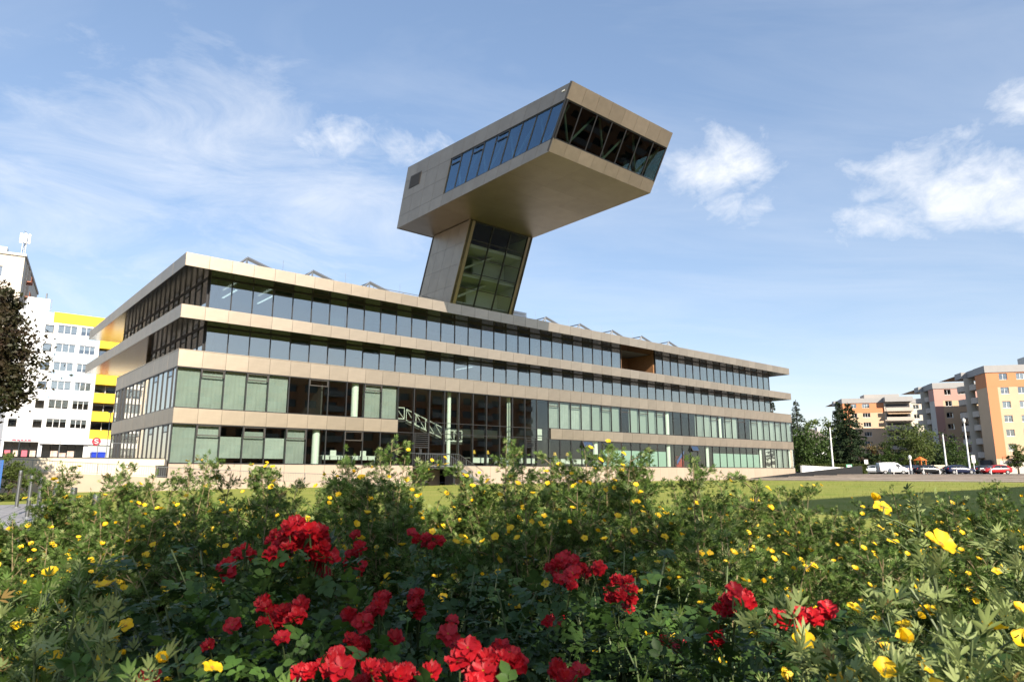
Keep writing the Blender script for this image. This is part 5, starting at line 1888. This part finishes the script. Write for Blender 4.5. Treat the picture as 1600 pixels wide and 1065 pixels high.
# ================================================================ CARS
def car(name, label, px, py, depth, paint, heading, kind='hatch', group='cars parked beyond the lawn'):
    """heading: +1 nose to the right, -1 to the left; body lofted from stations along its length"""
    c = at(px, py, depth)
    rz = -R(13.5) + (0 if heading > 0 else math.pi) + R(8)
    t = thing(name, label, 'van' if kind == 'van' else 'car', (c.x, c.y, 0.82), rz, group)
    if kind == 'van':
        st = [(-2.1, 0.42, 1.0, 1.75, 0.78), (-2.05, 0.30, 1.0, 1.80, 0.84), (-1.0, 0.24, 1.0, 1.85, 0.88), (0.35, 0.24, 1.0, 1.84, 0.88), (0.85, 0.24, 1.02, 1.70, 0.88),
              (1.40, 0.24, 1.05, 1.18, 0.88), (1.95, 0.28, 0.82, 0.98, 0.84), (2.2, 0.35, 0.68, 0.80, 0.76)]
        wb = (-1.35, 1.40)
        side = [[(0.42, 1.08), (1.12, 1.08), (0.86, 1.55), (0.42, 1.62)]]
        scr = [(0.92, 1.66), (1.40, 1.19)]
    else:
        st = [(-2.05, 0.45, 0.75, 0.88, 0.74), (-1.95, 0.28, 0.85, 1.02, 0.82), (-1.55, 0.22, 0.9, 1.32, 0.86), (-0.8, 0.2, 0.9, 1.44, 0.87), (0.0, 0.2, 0.9, 1.45, 0.87), (0.55, 0.2, 0.9, 1.30, 0.87),
              (1.05, 0.2, 0.88, 0.97, 0.87), (1.65, 0.22, 0.76, 0.85, 0.84), (2.0, 0.3, 0.62, 0.70, 0.76), (2.08, 0.40, 0.56, 0.62, 0.70)]
        wb = (-1.25, 1.32)
        side = [[(-1.45, 0.95), (-0.45, 0.95), (-0.45, 1.36), (-1.25, 1.30)], [(-0.37, 0.95), (0.85, 0.95), (0.42, 1.26), (0.05, 1.37), (-0.37, 1.37)]]
        scr = [(0.58, 1.28), (1.02, 0.98)]
    mb = MB()
    ring = 10
    for x, zb, zm, zt, w in st:
        wt = w * (0.72 if zt - zm > 0.3 else 0.9)
        half = [(w * 0.85, zb), (w, zb + 0.12), (w * 1.0, (zb + zm) / 2), (w * 0.97, zm), (wt, zt - 0.04), (wt * 0.8, zt)]
        pts = [(x, -a, z) for a, z in half] + [(x, a, z) for a, z in half[::-1]]
        ring = len(pts)
        mb.v += pts
    for i in range(len(st) - 1):
        for k in range(ring):
            a, b = i * ring + k, i * ring + (k + 1) % ring
            mb.f.append((a, b, b + ring, a + ring))
    mb.f.append(tuple(range(ring))[::-1])
    mb.f.append(tuple(range((len(st) - 1) * ring, len(st) * ring)))
    mb.build('body', paint, t, True)

    def width(z, zm=0.95, zt=1.42, w=0.85, wt=0.64):
        return w + (wt - w) * max(0, min(1, (z - zm) / (zt - zm)))

    for sgn in (-1, 1):
        for poly in side:
            ww = (lambda z: width(z, 1.0, 1.8, 0.87, 0.66)) if kind == 'van' else width
            pts = [(x, sgn * (ww(z) + 0.015), z) for x, z in poly]
            MB().prism(pts, (0, -sgn * 0.03, 0)).build('side_window', 'car_glass', t)
        for x in wb:
            wh = MB().tube([(x, sgn * 0.70, 0.31), (x, sgn * 0.89, 0.31)], 0.31, 18).build('wheel', 'tyre', t)
            MB().tube([(x, sgn * 0.885, 0.31), (x, sgn * 0.90, 0.31)], 0.19, 14).build('rim', 'rim', wh)
        xf, xr = st[-1][0], st[0][0]
        MB().box(xf - 0.12, sgn * 0.58 - 0.14, 0.58 if kind != 'van' else 0.7, xf + 0.012, sgn * 0.58 + 0.14, 0.70 if kind != 'van' else 0.9).build('headlight', 'lamp_glass', t)
        MB().box(xr - 0.02, sgn * 0.66 - 0.1, 0.78, xr + 0.1, sgn * 0.66 + 0.1, 0.98).build('tail_light', 'tail_red', t)
        MB().box(0.72, sgn * 0.98 - 0.09, 0.98, 0.9, sgn * 0.98 + 0.09, 1.12).build('mirror', paint, t)
    (xa, za), (xb, zb) = scr
    MB().hexa([(xa, -0.56, za - 0.02), (xb, -0.72, zb - 0.02), (xb, 0.72, zb - 0.02), (xa, 0.56, za - 0.02), (xa + 0.02, -0.56, za + 0.02), (xb + 0.02, -0.72, zb + 0.02), (xb + 0.02, 0.72, zb + 0.02), (xa + 0.02, 0.56, za + 0.02)]).build('windscreen', 'car_glass', t)
    return t


def cars():
    car('parked_car', 'red hatchback parked at the right before the orange flats', 1557, 740, 110, 'car_red', -1)
    car('parked_car', 'dark car half hidden behind the red hatchback', 1544, 739, 114, 'car_black', 1)
    car('parked_car', 'navy blue car nearest the lawn in the middle of the parking', 1500, 740, 110, 'car_navy', 1)
    car('parked_car', 'grey car behind the navy one, left of the tall lamp', 1487, 738, 115, 'car_silver', -1)
    car('parked_car', 'black car left of the navy one', 1452, 740, 111, 'car_black', 1)
    car('parked_car', 'black car directly right of the white van', 1412, 738, 117, 'car_black', -1)
    car('parked_car', 'dark car behind the globe lamp post', 1434, 738, 114, 'car_navy', 1)
    car('parked_van', 'white panel van parked behind the lawn', 1394, 740, 112, 'car_white', 1, 'van')
    car('parked_car', 'silver car directly left of the white van', 1362, 738, 117, 'car_silver', -1)
    car('parked_car', 'dark grey car at the left end of the parking row', 1352, 738, 121, 'car_black', 1)
    c = at(1462, 737, 118)
    t = thing('trailer', 'pale covered trailer between the parked cars', 'trailer', (c.x, c.y, 0.82), -R(13))
    MB().hexa([(-1.6, -0.9, 0.5), (1.6, -0.9, 0.5), (1.6, 0.9, 0.5), (-1.6, 0.9, 0.5), (-1.6, -0.9, 1.5), (1.6, -0.9, 1.5), (1.6, 0.9, 1.5), (-1.6, 0.9, 1.5)]).build('cover', 'wall_cream', t)
    for s in (-1, 1):
        MB().tube([(0, s * 0.85, 0.3), (0, s * 1.0, 0.3)], 0.3, 14).build('wheel', 'tyre', t)
    MB().tube([(-1.6, 0, 0.5), (-2.6, 0, 0.45)], 0.05, 6).build('drawbar', 'steel', t)


cars()

# ================================================================ PLANTING
def leaflet(l, w, fold=0.25, curl=0.12, detail=True):
    """one leaflet along +Y; returns verts, quad/tri faces as triangles"""
    if detail:
        M = lambda y: (0, y * l, -curl * l * y * y)
        e = fold * w * 0.5
        v = [M(0), (-w * 0.42, 0.33 * l, e - curl * l * 0.11), (-w * 0.46, 0.62 * l, e - curl * l * 0.38), M(1), (w * 0.46, 0.62 * l, e - curl * l * 0.38), (w * 0.42, 0.33 * l, e - curl * l * 0.11), M(0.34), M(0.64)]
        f = [(0, 5, 6), (6, 5, 4), (6, 4, 7), (7, 4, 3), (0, 6, 1), (6, 2, 1), (6, 7, 2), (7, 3, 2)]
    else:
        v = [(0, 0, 0), (-w * 0.48, 0.5 * l, fold * w * 0.4), (0, l, -curl * l), (w * 0.48, 0.5 * l, fold * w * 0.4)]
        f = [(0, 3, 2), (0, 2, 1)]
    return np.array(v, float), np.array(f)


def compound(parts, detail=True):
    """leaf from leaflets: (y offset, angle about z, tilt, length, width)"""
    V, F, o = [], [], 0
    for y, a, tilt, l, w in parts:
        v, f = leaflet(l, w, detail=detail)
        c, s = math.cos(tilt), math.sin(tilt)
        v = v @ np.array([[1, 0, 0], [0, c, s], [0, -s, c]])
        c, s = math.cos(a), math.sin(a)
        v = v @ np.array([[c, s, 0], [-s, c, 0], [0, 0, 1]])
        v = v + np.array([0, y, 0])
        V.append(v)
        F.append(f + o)
        o += len(v)
    return np.concatenate(V), np.concatenate(F)


POT = [(0.35, 0.0, 0.25, 0.85, 0.19), (0.32, 0.48, 0.2, 0.78, 0.18), (0.32, -0.48, 0.2, 0.78, 0.18), (0.16, 0.95, 0.1, 0.68, 0.17), (0.16, -0.95, 0.1, 0.68, 0.17)]
POT_HI = compound(POT, True)
POT_LO = compound(POT, False)
ROSE = [(0.75, 0.0, 0.1, 0.62, 0.46), (0.6, 0.95, 0.05, 0.52, 0.40), (0.6, -0.95, 0.05, 0.52, 0.40), (0.25, 1.1, 0.0, 0.44, 0.34), (0.25, -1.1, 0.0, 0.44, 0.34)]
ROSE_HI = compound(ROSE, True)


def petal_flower(n, r, rings, cup, mat_p, mat_c, seed, centre=0.22, ruffle=0.0, tight=1.0):
    """flower facing +Z. rings: (petal count, radius factor, cup angle, width factor)"""
    g = np.random.default_rng(seed)
    V, F, mi, o = [], [], [], 0
    for k, (cnt, rf, ang, wf) in enumerate(rings):
        a0 = g.uniform(0, 2)
        for i in range(cnt):
            a = a0 + 2 * math.pi * i / cnt + g.normal() * 0.08
            R_ = r * rf * g.uniform(0.9, 1.08)
            an = ang + g.normal() * 0.10
            nr, nw = 4, 5
            grid = []
            for p in range(nr):
                s = 0.1 + 0.9 * p / (nr - 1)
                half = wf * math.sqrt(max(0.03, 1 - (2.0 * s - 1.12) ** 2 * 0.78)) * (0.35 + 0.65 * min(1, s * 1.6))
                for q in range(nw):
                    tq = (q / (nw - 1) - 0.5) * 2
                    rad = R_ * s * (1 - 0.16 * tq * tq * s)
                    x = half * tq * R_ * 0.5
                    z0 = math.sin(an) * rad + 0.18 * R_ * (tq * tq) * math.cos(an) * s + ruffle * R_ * math.sin(tq * 5 + a * 3) * s * s
                    y = math.cos(an) * rad
                    ca, sa = math.cos(a), math.sin(a)
                    grid.append((x * ca - y * sa, x * sa + y * ca, z0 + 0.004 * k))
            V += grid
            for p in range(nr - 1):
                for q in range(nw - 1):
                    b = o + p * nw + q
                    F.append((b, b + 1, b + nw + 1, b + nw))
                    mi.append(0)
            o += nr * nw
    # domed centre
    m = 8
    V.append((0, 0, r * centre * 0.8))
    c0 = o
    o += 1
    for i in range(m):
        V.append((r * centre * math.cos(2 * math.pi * i / m), r * centre * math.sin(2 * math.pi * i / m), r * 0.06))
    for i in range(m):
        F.append((c0, c0 + 1 + i, c0 + 1 + (i + 1) % m, c0))
        mi.append(1)
    me = bpy.data.meshes.new('flower_head')
    me.from_pydata(V, [], [f if f[0] != f[-1] else f[:3] for f in F])
    me.materials.append(MATS[mat_p])
    me.materials.append(MATS[mat_c])
    me.polygons.foreach_set('material_index', mi)
    me.polygons.foreach_set('use_smooth', [True] * len(mi))
    me.update()
    return me


YEL = [petal_flower(5, 0.0185, [(5, 1.0, 0.12 + 0.15 * k, 0.98)], 0, 'petal_yellow', 'stamen', 50 + k, 0.2) for k in range(4)]
YEL.append(petal_flower(5, 0.015, [(5, 1.0, 1.0, 1.2)], 0, 'petal_yellow', 'bud_green', 57, 0.2))
RED = [petal_flower(5, 0.0200, [(6, 1.0, 0.0 + 0.15 * k, 0.85), (5, 0.85, 0.4, 0.8), (4, 0.6, 0.8, 0.75)], 0, 'petal_red', 'stamen', 70 + k, 0.14, 0.2) for k in range(3)]
RED.append(petal_flower(5, 0.0225, [(5, 1.0, 0.1, 0.95), (4, 0.8, 0.35, 0.8)], 0, 'petal_red', 'stamen', 78, 0.2, 0.16))
RED.append(petal_flower(5, 0.0185, [(5, 1.0, 0.5, 0.9), (4, 0.8, 0.8, 0.8)], 0, 'petal_red', 'stamen', 79, 0.14, 0.22))
BUD = MB().tube([(0, 0, 0), (0, 0, 0.008), (0, 0, 0.018), (0, 0, 0.024)], [0.003, 0.007, 0.006, 0.001], 6).mesh('bud', 'petal_red')


def shrub_model(seed, h, w, n_stem, leaves, leaf_len, n_fl, hi, leaf_mat='potentilla_leaf', stem_mat='stem_tan', top_bias=0.55, sprigs=5):
    """potentilla shrub: arching stems with side twigs, leaf tufts along them, flowers near the tips.
    returns (stem mesh, foliage mesh, [flower positions, directions])"""
    g = np.random.default_rng(seed)
    mb = MB()
    tips, P, D = [], [], []
    twigs = []
    for s in range(n_stem):
        a = g.uniform(0, 2 * np.pi)
        tall = s < sprigs
        rad = w * 0.5 * math.sqrt(g.random()) * (0.7 if tall else 1.0)
        hh = h * (g.uniform(0.98, 1.14) if tall else g.uniform(0.66, 0.92)) * (1 - 0.22 * (rad / (w * 0.5)) ** 2)
        b = Vector((0.05 * math.cos(a), 0.05 * math.sin(a), 0))
        tip = Vector((rad * math.cos(a), rad * math.sin(a), hh))
        m1 = b.lerp(tip, 0.35) + Vector((0.1 * rad * math.cos(a), 0.1 * rad * math.sin(a), 0.08 * hh))
        m2 = b.lerp(tip, 0.72) + Vector((g.normal() * 0.02, g.normal() * 0.02, 0.05 * hh))
        path = [b, m1, m2, tip]
        mb.tube(path, [0.006, 0.0045, 0.003, 0.0015], 5, False)
        twigs.append((path, 1.0 if not tall else 1.15))
        tips.append((tip, (tip - m2).normalized()))
        for q in range(g.integers(8, 13)):
            t = g.uniform(0.4, 0.97)
            seg = t * 3
            i = min(2, int(seg))
            p = path[i].lerp(path[i + 1], seg - i)
            d = Vector((g.normal(), g.normal(), 0.75)).normalized()
            L = g.uniform(0.05, 0.15) * (1.2 - 0.5 * t)
            e = p + d * L
            mb.tube([p, p.lerp(e, 0.55) + Vector((0, 0, 0.004)), e], [0.0022, 0.0017, 0.001], 4, False)
            twigs.append(([p, p.lerp(e, 0.5), e], 0.7))
            tips.append((e, d))
    # leaves along the twigs, denser at their ends
    wgt = np.array([tw[1] for tw in twigs])
    pick = g.choice(len(twigs), leaves, p=wgt / wgt.sum())
    tt = np.where(g.random(leaves) < top_bias, 1 - 0.3 * g.random(leaves) ** 1.5, g.uniform(0.25, 1, leaves))
    for k, t in zip(pick, tt):
        path = twigs[k][0]
        n = len(path) - 1
        i = min(n - 1, int(t * n))
        p = path[i].lerp(path[i + 1], t * n - i)
        ax = (path[i + 1] - path[i]).normalized()
        P.append(p)
        D.append(ax * (0.35 + 0.75 * (t ** 3)))
    P = np.array(P)
    D = np.array(D) + unit(leaves, g) * 0.85
    P = P + g.normal(size=P.shape) * 0.012
    keep = P[:, 2] > h * 0.12
    P, D = P[keep], D[keep]
    tv, tf = POT_HI if hi else POT_LO
    # a leaf's upper side looks up: little roll
    Fm = frames(D, g.normal(size=len(D)) * 0.6, g)
    V, F = scatter(tv, tf, P, Fm, leaf_len * g.uniform(0.65, 1.25, len(P)))
    tone = g.random(len(P))
    pale = 0.8 if leaf_mat.endswith('pale') else 0.16
    mi = np.where(tone < 0.2, 2, np.where(tone > 1 - pale, 1, 0))
    mi[tone > 0.993] = 3
    fol = np_mesh('foliage', V, F, None, ['potentilla_leaf', 'potentilla_leaf_pale', 'potentilla_leaf_dark', 'leaf_dry'], np.repeat(mi, len(tf)))
    stem = mb.mesh('stems', stem_mat)
    cand = [q for q in tips if q[0].z > h * 0.5]
    idx = g.choice(len(cand), min(n_fl, len(cand)), replace=False)
    return stem, fol, [cand[i] for i in idx]


def place_shrub(model, label, x, y, rz, s, g, zb=0.05, fl_scale=1.0, name='potentilla_shrub', group='yellow flowering shrubs in the bed', fl=1.0):
    stem, fol, spots = model
    t = thing(name, label, 'shrub', (x, y, zb), rz, group)
    t.scale = (s, s, s)
    obj('stems', stem, t)
    tag(obj('foliage', fol, t), kind='stuff')
    for p, d in spots:
        if g.random() > fl:
            continue
        # blossoms open towards the light
        sun_l = Matrix.Rotation(-rz, 3, 'Z') @ SUN
        dd = (d * 0.35 + Vector((g.normal() * 0.42, g.normal() * 0.42, 0.42)) + sun_l * 0.95).normalized()
        o = obj('flower', YEL[int(g.integers(0, len(YEL)))], t, p + dd * 0.022 + Vector((p.x * 0.08, p.y * 0.08, 0.016)), dd.to_track_quat('Z', 'Y').to_euler())
        k = g.uniform(0.72, 1.12) * fl_scale
        o.scale = (k, k, k)
    return t


def planting():
    g = np.random.default_rng(99)
    far = [shrub_model(200 + i, 1.0, 0.95, 72, 18000, 0.027, 130, False, top_bias=0.5, sprigs=9) for i in range(5)]
    near = [shrub_model(300 + i, 0.9, 0.62, 30, 2300, 0.032, 40, True, 'potentilla_leaf_pale' if i % 2 == 0 else 'potentilla_leaf', 'stem_green', 0.6, 6) for i in range(4)]
    # back rows (distance, across, height in metres)
    rows = [
        (-2.3, 3.8, 1.05, 'leftmost of the back row with tall sprigs'), (-1.85, 4.1, 1.05, 'second from left in the back row'),
        (-1.30, 4.1, 1.02, 'third from left in the back row'), (-0.72, 3.8, 1.12, 'back row left of the middle behind the big rose cluster'),
        (-0.05, 4.0, 1.10, 'back row middle below the entrance stair'), (0.55, 3.8, 1.15, 'tallest bush right of the middle in the back row'),
        (1.15, 4.0, 1.02, 'back row below the right part of the library'), (1.80, 4.3, 0.98, 'back row before the sunlit lawn edge'),
        (2.50, 4.4, 0.93, 'back row before the shaded lawn'), (3.25, 4.7, 0.95, 'right end of the back row'),
        (-1.62, 3.0, 0.88, 'second row at left beside the path'), (-1.12, 2.9, 0.96, 'second row left behind the small roses'),
        (-0.50, 2.85, 0.97, 'second row just behind the big rose cluster'), (0.12, 2.8, 1.00, 'second row in the middle'),
        (0.72, 2.9, 0.99, 'second row right of the middle'), (1.32, 2.95, 0.93, 'second row above the dark red roses'),
        (1.95, 3.1, 0.93, 'second row at right behind the pale shrub'), (2.55, 3.2, 0.95, 'second row at the right edge'),
        (-1.74, 2.6, 0.80, 'low one at the left edge before the path'), (0.62, 2.15, 0.84, 'third row between the roses right of the middle'), (1.10, 2.1, 0.86, 'third row behind the right roses'),
        (1.62, 2.2, 0.88, 'third row at right'),
    ]
    for k, (x, y, h, w) in enumerate(rows):
        m = far[k % 5]
        place_shrub(m, 'yellow flowering shrub, ' + w, x, y, g.uniform(0, 6.28), h * (0.97 if x < 1.0 else 0.90), g, 0.06, 0.92, fl=0.75 if y > 3.5 else 0.95)
    # near shrubs, pale leaves
    nears = [
        (-0.92, 1.42, 0.90, 1, 'nearest left, half cut by the left edge'), (-0.64, 1.05, 0.90, 0, 'near left corner of the picture'),
        (-1.12, 1.75, 0.86, 3, 'left edge behind the nearest left shrub'), (-0.40, 0.98, 0.80, 1, 'low one right of the near left shrub'),
        (0.58, 1.08, 0.97, 0, 'pale near one right of the middle with big blossoms'), (0.80, 0.98, 0.91, 2, 'pale near one at the bottom right corner'),
        (0.98, 1.45, 1.02, 2, 'near right one with one tall pale sprig'), (0.42, 0.92, 0.87, 2, 'low pale one at the bottom right of the roses'),
        (1.28, 1.6, 0.95, 0, 'right edge behind the pale shrub'), (0.30, 1.25, 0.80, 3, 'low dark one below the right roses'),
        (0.64, 0.80, 0.91, 0, 'nearest blossoms at the bottom right'),
    ]
    for k, (x, y, h, mi, w) in enumerate(nears):
        place_shrub(near[mi], 'yellow flowering shrub, ' + w, x, y, g.uniform(0, 6.28), h * 1.0, g, 0.05, 1.2 if x > 0.35 else 1.0, fl=1.0)

    # ---- roses
    def rose_foliage(seed, h, w, n, size, material):
        q = np.random.default_rng(seed)
        nst = 22
        mb = MB()
        P, D = [], []
        for s in range(nst):
            a = q.uniform(0, 6.28)
            r = w * 0.5 * math.sqrt(q.random())
            tip = Vector((r * math.cos(a), r * math.sin(a), h * q.uniform(0.7, 1.02)))
            mid = tip * 0.55 + Vector((0.03 * q.normal(), 0.03 * q.normal(), 0.05))
            mb.tube([(0.03 * math.cos(a), 0.03 * math.sin(a), 0), mid, tip], [0.006, 0.004, 0.002], 5, False)
            for k in range(n // nst):
                t = q.uniform(0.35, 1.0)
                p = mid.lerp(tip, (t - 0.5) * 2) if t > 0.5 else mid * (t * 2)
                P.append(p)
                D.append((q.normal(), q.normal(), 0.15))
        P = np.array(P) + q.normal(size=(len(P), 3)) * 0.02
        D = np.array(D)
        V, F = scatter(*ROSE_HI, P, frames(D, q.normal(size=len(D)) * 0.45, q), size * q.uniform(0.6, 1.25, len(P)))
        return mb.mesh('stems', 'stem_green'), np_mesh('foliage', V, F, material)

    fol = [rose_foliage(400 + i, 0.80, 0.72, 620, 0.052, 'rose_leaf_light' if i == 2 else 'rose_leaf') for i in range(3)]
    bushes = [(-0.62, 1.72, 1.05, 0, 'under the big red cluster at left'), (-0.20, 1.60, 1.02, 1, 'left of the middle with scattered blooms'),
              (0.16, 1.80, 1.02, 0, 'in the middle below the library'), (0.42, 1.62, 1.0, 1, 'right of the middle with dark red blooms'),
              (-0.50, 1.22, 0.92, 2, 'bright green leaves at the bottom left'), (-0.12, 1.05, 0.86, 0, 'at the bottom with large near blooms'),
              (0.20, 1.10, 0.86, 1, 'at the bottom right of the middle'), (0.62, 1.50, 0.92, 0, 'behind the pale shrub at right'),
              (-0.85, 2.0, 0.98, 1, 'at left behind the big cluster'), (-0.15, 2.15, 0.98, 0, 'second line left of the middle'), (0.40, 2.2, 0.95, 1, 'second line right of the middle')]
    roots = []
    for k, (x, y, s, f, w) in enumerate(bushes):
        t = thing('rose_bush', 'red rose bush ' + w, 'rose bush', (x, y, 0.05), 0, 'red rose bushes in the bed')
        a = g.uniform(0, 6.28)
        for nm, me in (('stems', fol[f][0]), ('foliage', fol[f][1])):
            o = obj(nm, me, t, None, (0, 0, a), (s, s, s))
            if nm == 'foliage':
                tag(o, kind='stuff')
        roots.append(t)
    # clusters: photo direction, distance, blooms, half extents in px
    clusters = [(466, 850, 1.42, 32, 46, 30), (380, 866, 1.55, 4, 14, 12), (357, 893, 1.5, 3, 10, 9), (556, 866, 1.6, 6, 12, 22), (668, 843, 1.85, 5, 26, 10),
                (446, 958, 1.3, 7, 28, 16), (441, 995, 1.2, 1, 2, 2), (363, 974, 1.25, 1, 3, 3), (584, 943, 1.4, 3, 12, 10), (563, 966, 1.38, 3, 16, 7),
                (650, 938, 1.6, 4, 16, 16), (618, 1056, 1.02, 9, 46, 14), (500, 1042, 1.05, 5, 34, 14), (766, 1038, 1.02, 10, 40, 22), (878, 902, 1.55, 9, 18, 26),
                (912, 895, 1.6, 4, 18, 10), (974, 932, 1.6, 8, 16, 22), (1150, 942, 1.25, 6, 26, 18), (1258, 962, 1.2, 7, 34, 10), (884, 1048, 1.1, 4, 18, 14),
                (228, 1060, 1.2, 2, 14, 4), (566, 1012, 1.3, 3, 18, 14), (706, 968, 1.5, 1, 2, 2), (618, 1000, 1.25, 1, 2, 2), (858, 975, 1.5, 2, 14, 12),
                (700, 1000, 1.35, 2, 20, 10), (1120, 1000, 1.3, 2, 14, 8), (1045, 1005, 1.35, 2, 14, 10), (508, 890, 1.5, 3, 20, 8), (330, 1010, 1.25, 1, 4, 4)]
    for px, py, d, n, ex, ey in clusters:
        c = at(px, py, d)
        root = min(roots, key=lambda r: (r.location.x - c.x) ** 2 + (r.location.y - c.y) ** 2)
        loc = Vector(root.location)
        hub = c - loc + Vector((0, 0.07, -0.13 - 0.0012 * ey))
        st = MB()
        base = Vector((hub.x * 0.25, hub.y * 0.25, 0.05))
        st.tube([base, base.lerp(hub, 0.6) + Vector((0, 0, 0.04)), hub], [0.005, 0.004, 0.003], 5, False)
        n = int(n * 1.7) if n > 2 else n
        for i in range(n):
            for _ in range(30):
                q = g.normal(size=2) * 0.9
                if abs(q[0]) < 1.35 and abs(q[1]) < 1.35:
                    break
            if n > 50:       # the big dome of blooms
                a = g.uniform(0.02, math.pi - 0.02)
                rr = math.sqrt(g.uniform(0.12, 1))
                q = (1.15 * rr * math.cos(a), -rr * math.sin(a) * 2.0 + 0.9)
            p = at(px + q[0] * ex, py + q[1] * ey, d + g.normal() * 0.035) - loc
            out = (p - hub)
            out.normalize()
            dd = (out * 0.7 + Vector((g.normal() * 0.25, -0.75 + g.normal() * 0.25, 0.55))).normalized()
            o = obj('bloom', RED[int(g.integers(0, len(RED)))], root, p, (dd.to_track_quat('Z', 'Y') @ Matrix.Rotation(g.uniform(0, 6), 4, 'Z').to_quaternion()).to_euler())
            k = g.uniform(0.7, 1.08) * (0.92 if n > 3 else 1.0)
            o.scale = (k, k, k)
            if i % 3 and n > 6:
                st.tube([p - dd * 0.004 - Vector((0, -0.01, 0.03)), p - dd * 0.004], 0.0012, 4, False)
                continue
            st.tube([hub, hub.lerp(p, 0.6) + Vector((0, 0, 0.006)), p - dd * 0.004], [0.0015, 0.0013, 0.0011], 4, False)
        st.build('flower_stalk', 'stem_green', root)
        m = 18 + 2 * min(n, 50)
        sp = np.array([0.03 + ex * d / 1067 * 0.6, 0.05, 0.055 + ey * d / 1067 * 0.3])
        P = np.array(hub) + np.array([0, -0.10, 0.06]) + g.normal(size=(m, 3)) * sp
        P[:, 2] = np.minimum(P[:, 2], (c - loc).z - 0.02)
        D = g.normal(size=(m, 3)) + np.array([0, -0.5, 0.2])
        V, F = scatter(*ROSE_HI, P, frames(D, g.normal(size=m) * 0.5, g), 0.041 * g.uniform(0.6, 1.2, m))
        tag(obj('cluster_leaves', np_mesh('cluster_leaves', V, F, 'rose_leaf_light' if n % 4 == 1 else 'rose_leaf'), root), kind='stuff')


planting()


def grass():
    """tufts on the sunlit part of the lawn"""
    g = np.random.default_rng(5)
    n = 52000
    # denser close to the viewer's side of the lawn
    y = 5.5 + 62 * g.random(n) ** 1.25
    x = (g.random(n) * 2 - 1) * (y * 0.80 + 3)
    u = x * UX.x + y * UX.y - CU
    v = x * VX.x + y * VX.y - CV
    z = 0.0 + 0.0036 * np.maximum(u, 0) + 0.03 * np.sin(u * 0.31 + v * 0.17)
    # keep off the path and beyond the walls
    d = np.array([-16.5 + 6.6, 23.0 - 6.0])
    d = d / np.linalg.norm(d)
    off = (x + 6.6) * d[1] - (y - 6.0) * d[0]
    ok = (v < -2.2) & (u < 59) & (u > -60) & (off > 2.0)
    x, y, z = x[ok], y[ok], z[ok]
    n = len(x)
    bv = np.array([(-0.012, 0, 0), (0.012, 0, 0), (0.03, 0.0, 1.0), (-0.05, 0.03, 0), (-0.03, 0.03, 0), (-0.12, 0.04, 0.8), (0.03, -0.03, 0), (0.05, -0.03, 0), (0.14, -0.03, 0.85)], float)
    bv[:, :2] *= 1.6
    bf = np.array([(0, 1, 2), (3, 4, 5), (6, 7, 8)])
    a = g.uniform(0, 6.28, n)
    Rm = np.zeros((n, 3, 3))
    Rm[:, 0, 0] = Rm[:, 1, 1] = np.cos(a)
    Rm[:, 0, 1] = -np.sin(a)
    Rm[:, 1, 0] = np.sin(a)
    Rm[:, 2, 2] = 1
    V, F = scatter(bv, bf, np.stack([x, y, z - 0.01], 1), Rm, g.uniform(0.05, 0.12, n) * (1 + y / 90))
    o = obj('grass', np_mesh('grass', V, F, 'grass_blade'))
    tag(o, 'short yellowish green grass tufts across the lawn', 'grass', kind='stuff')


grass()
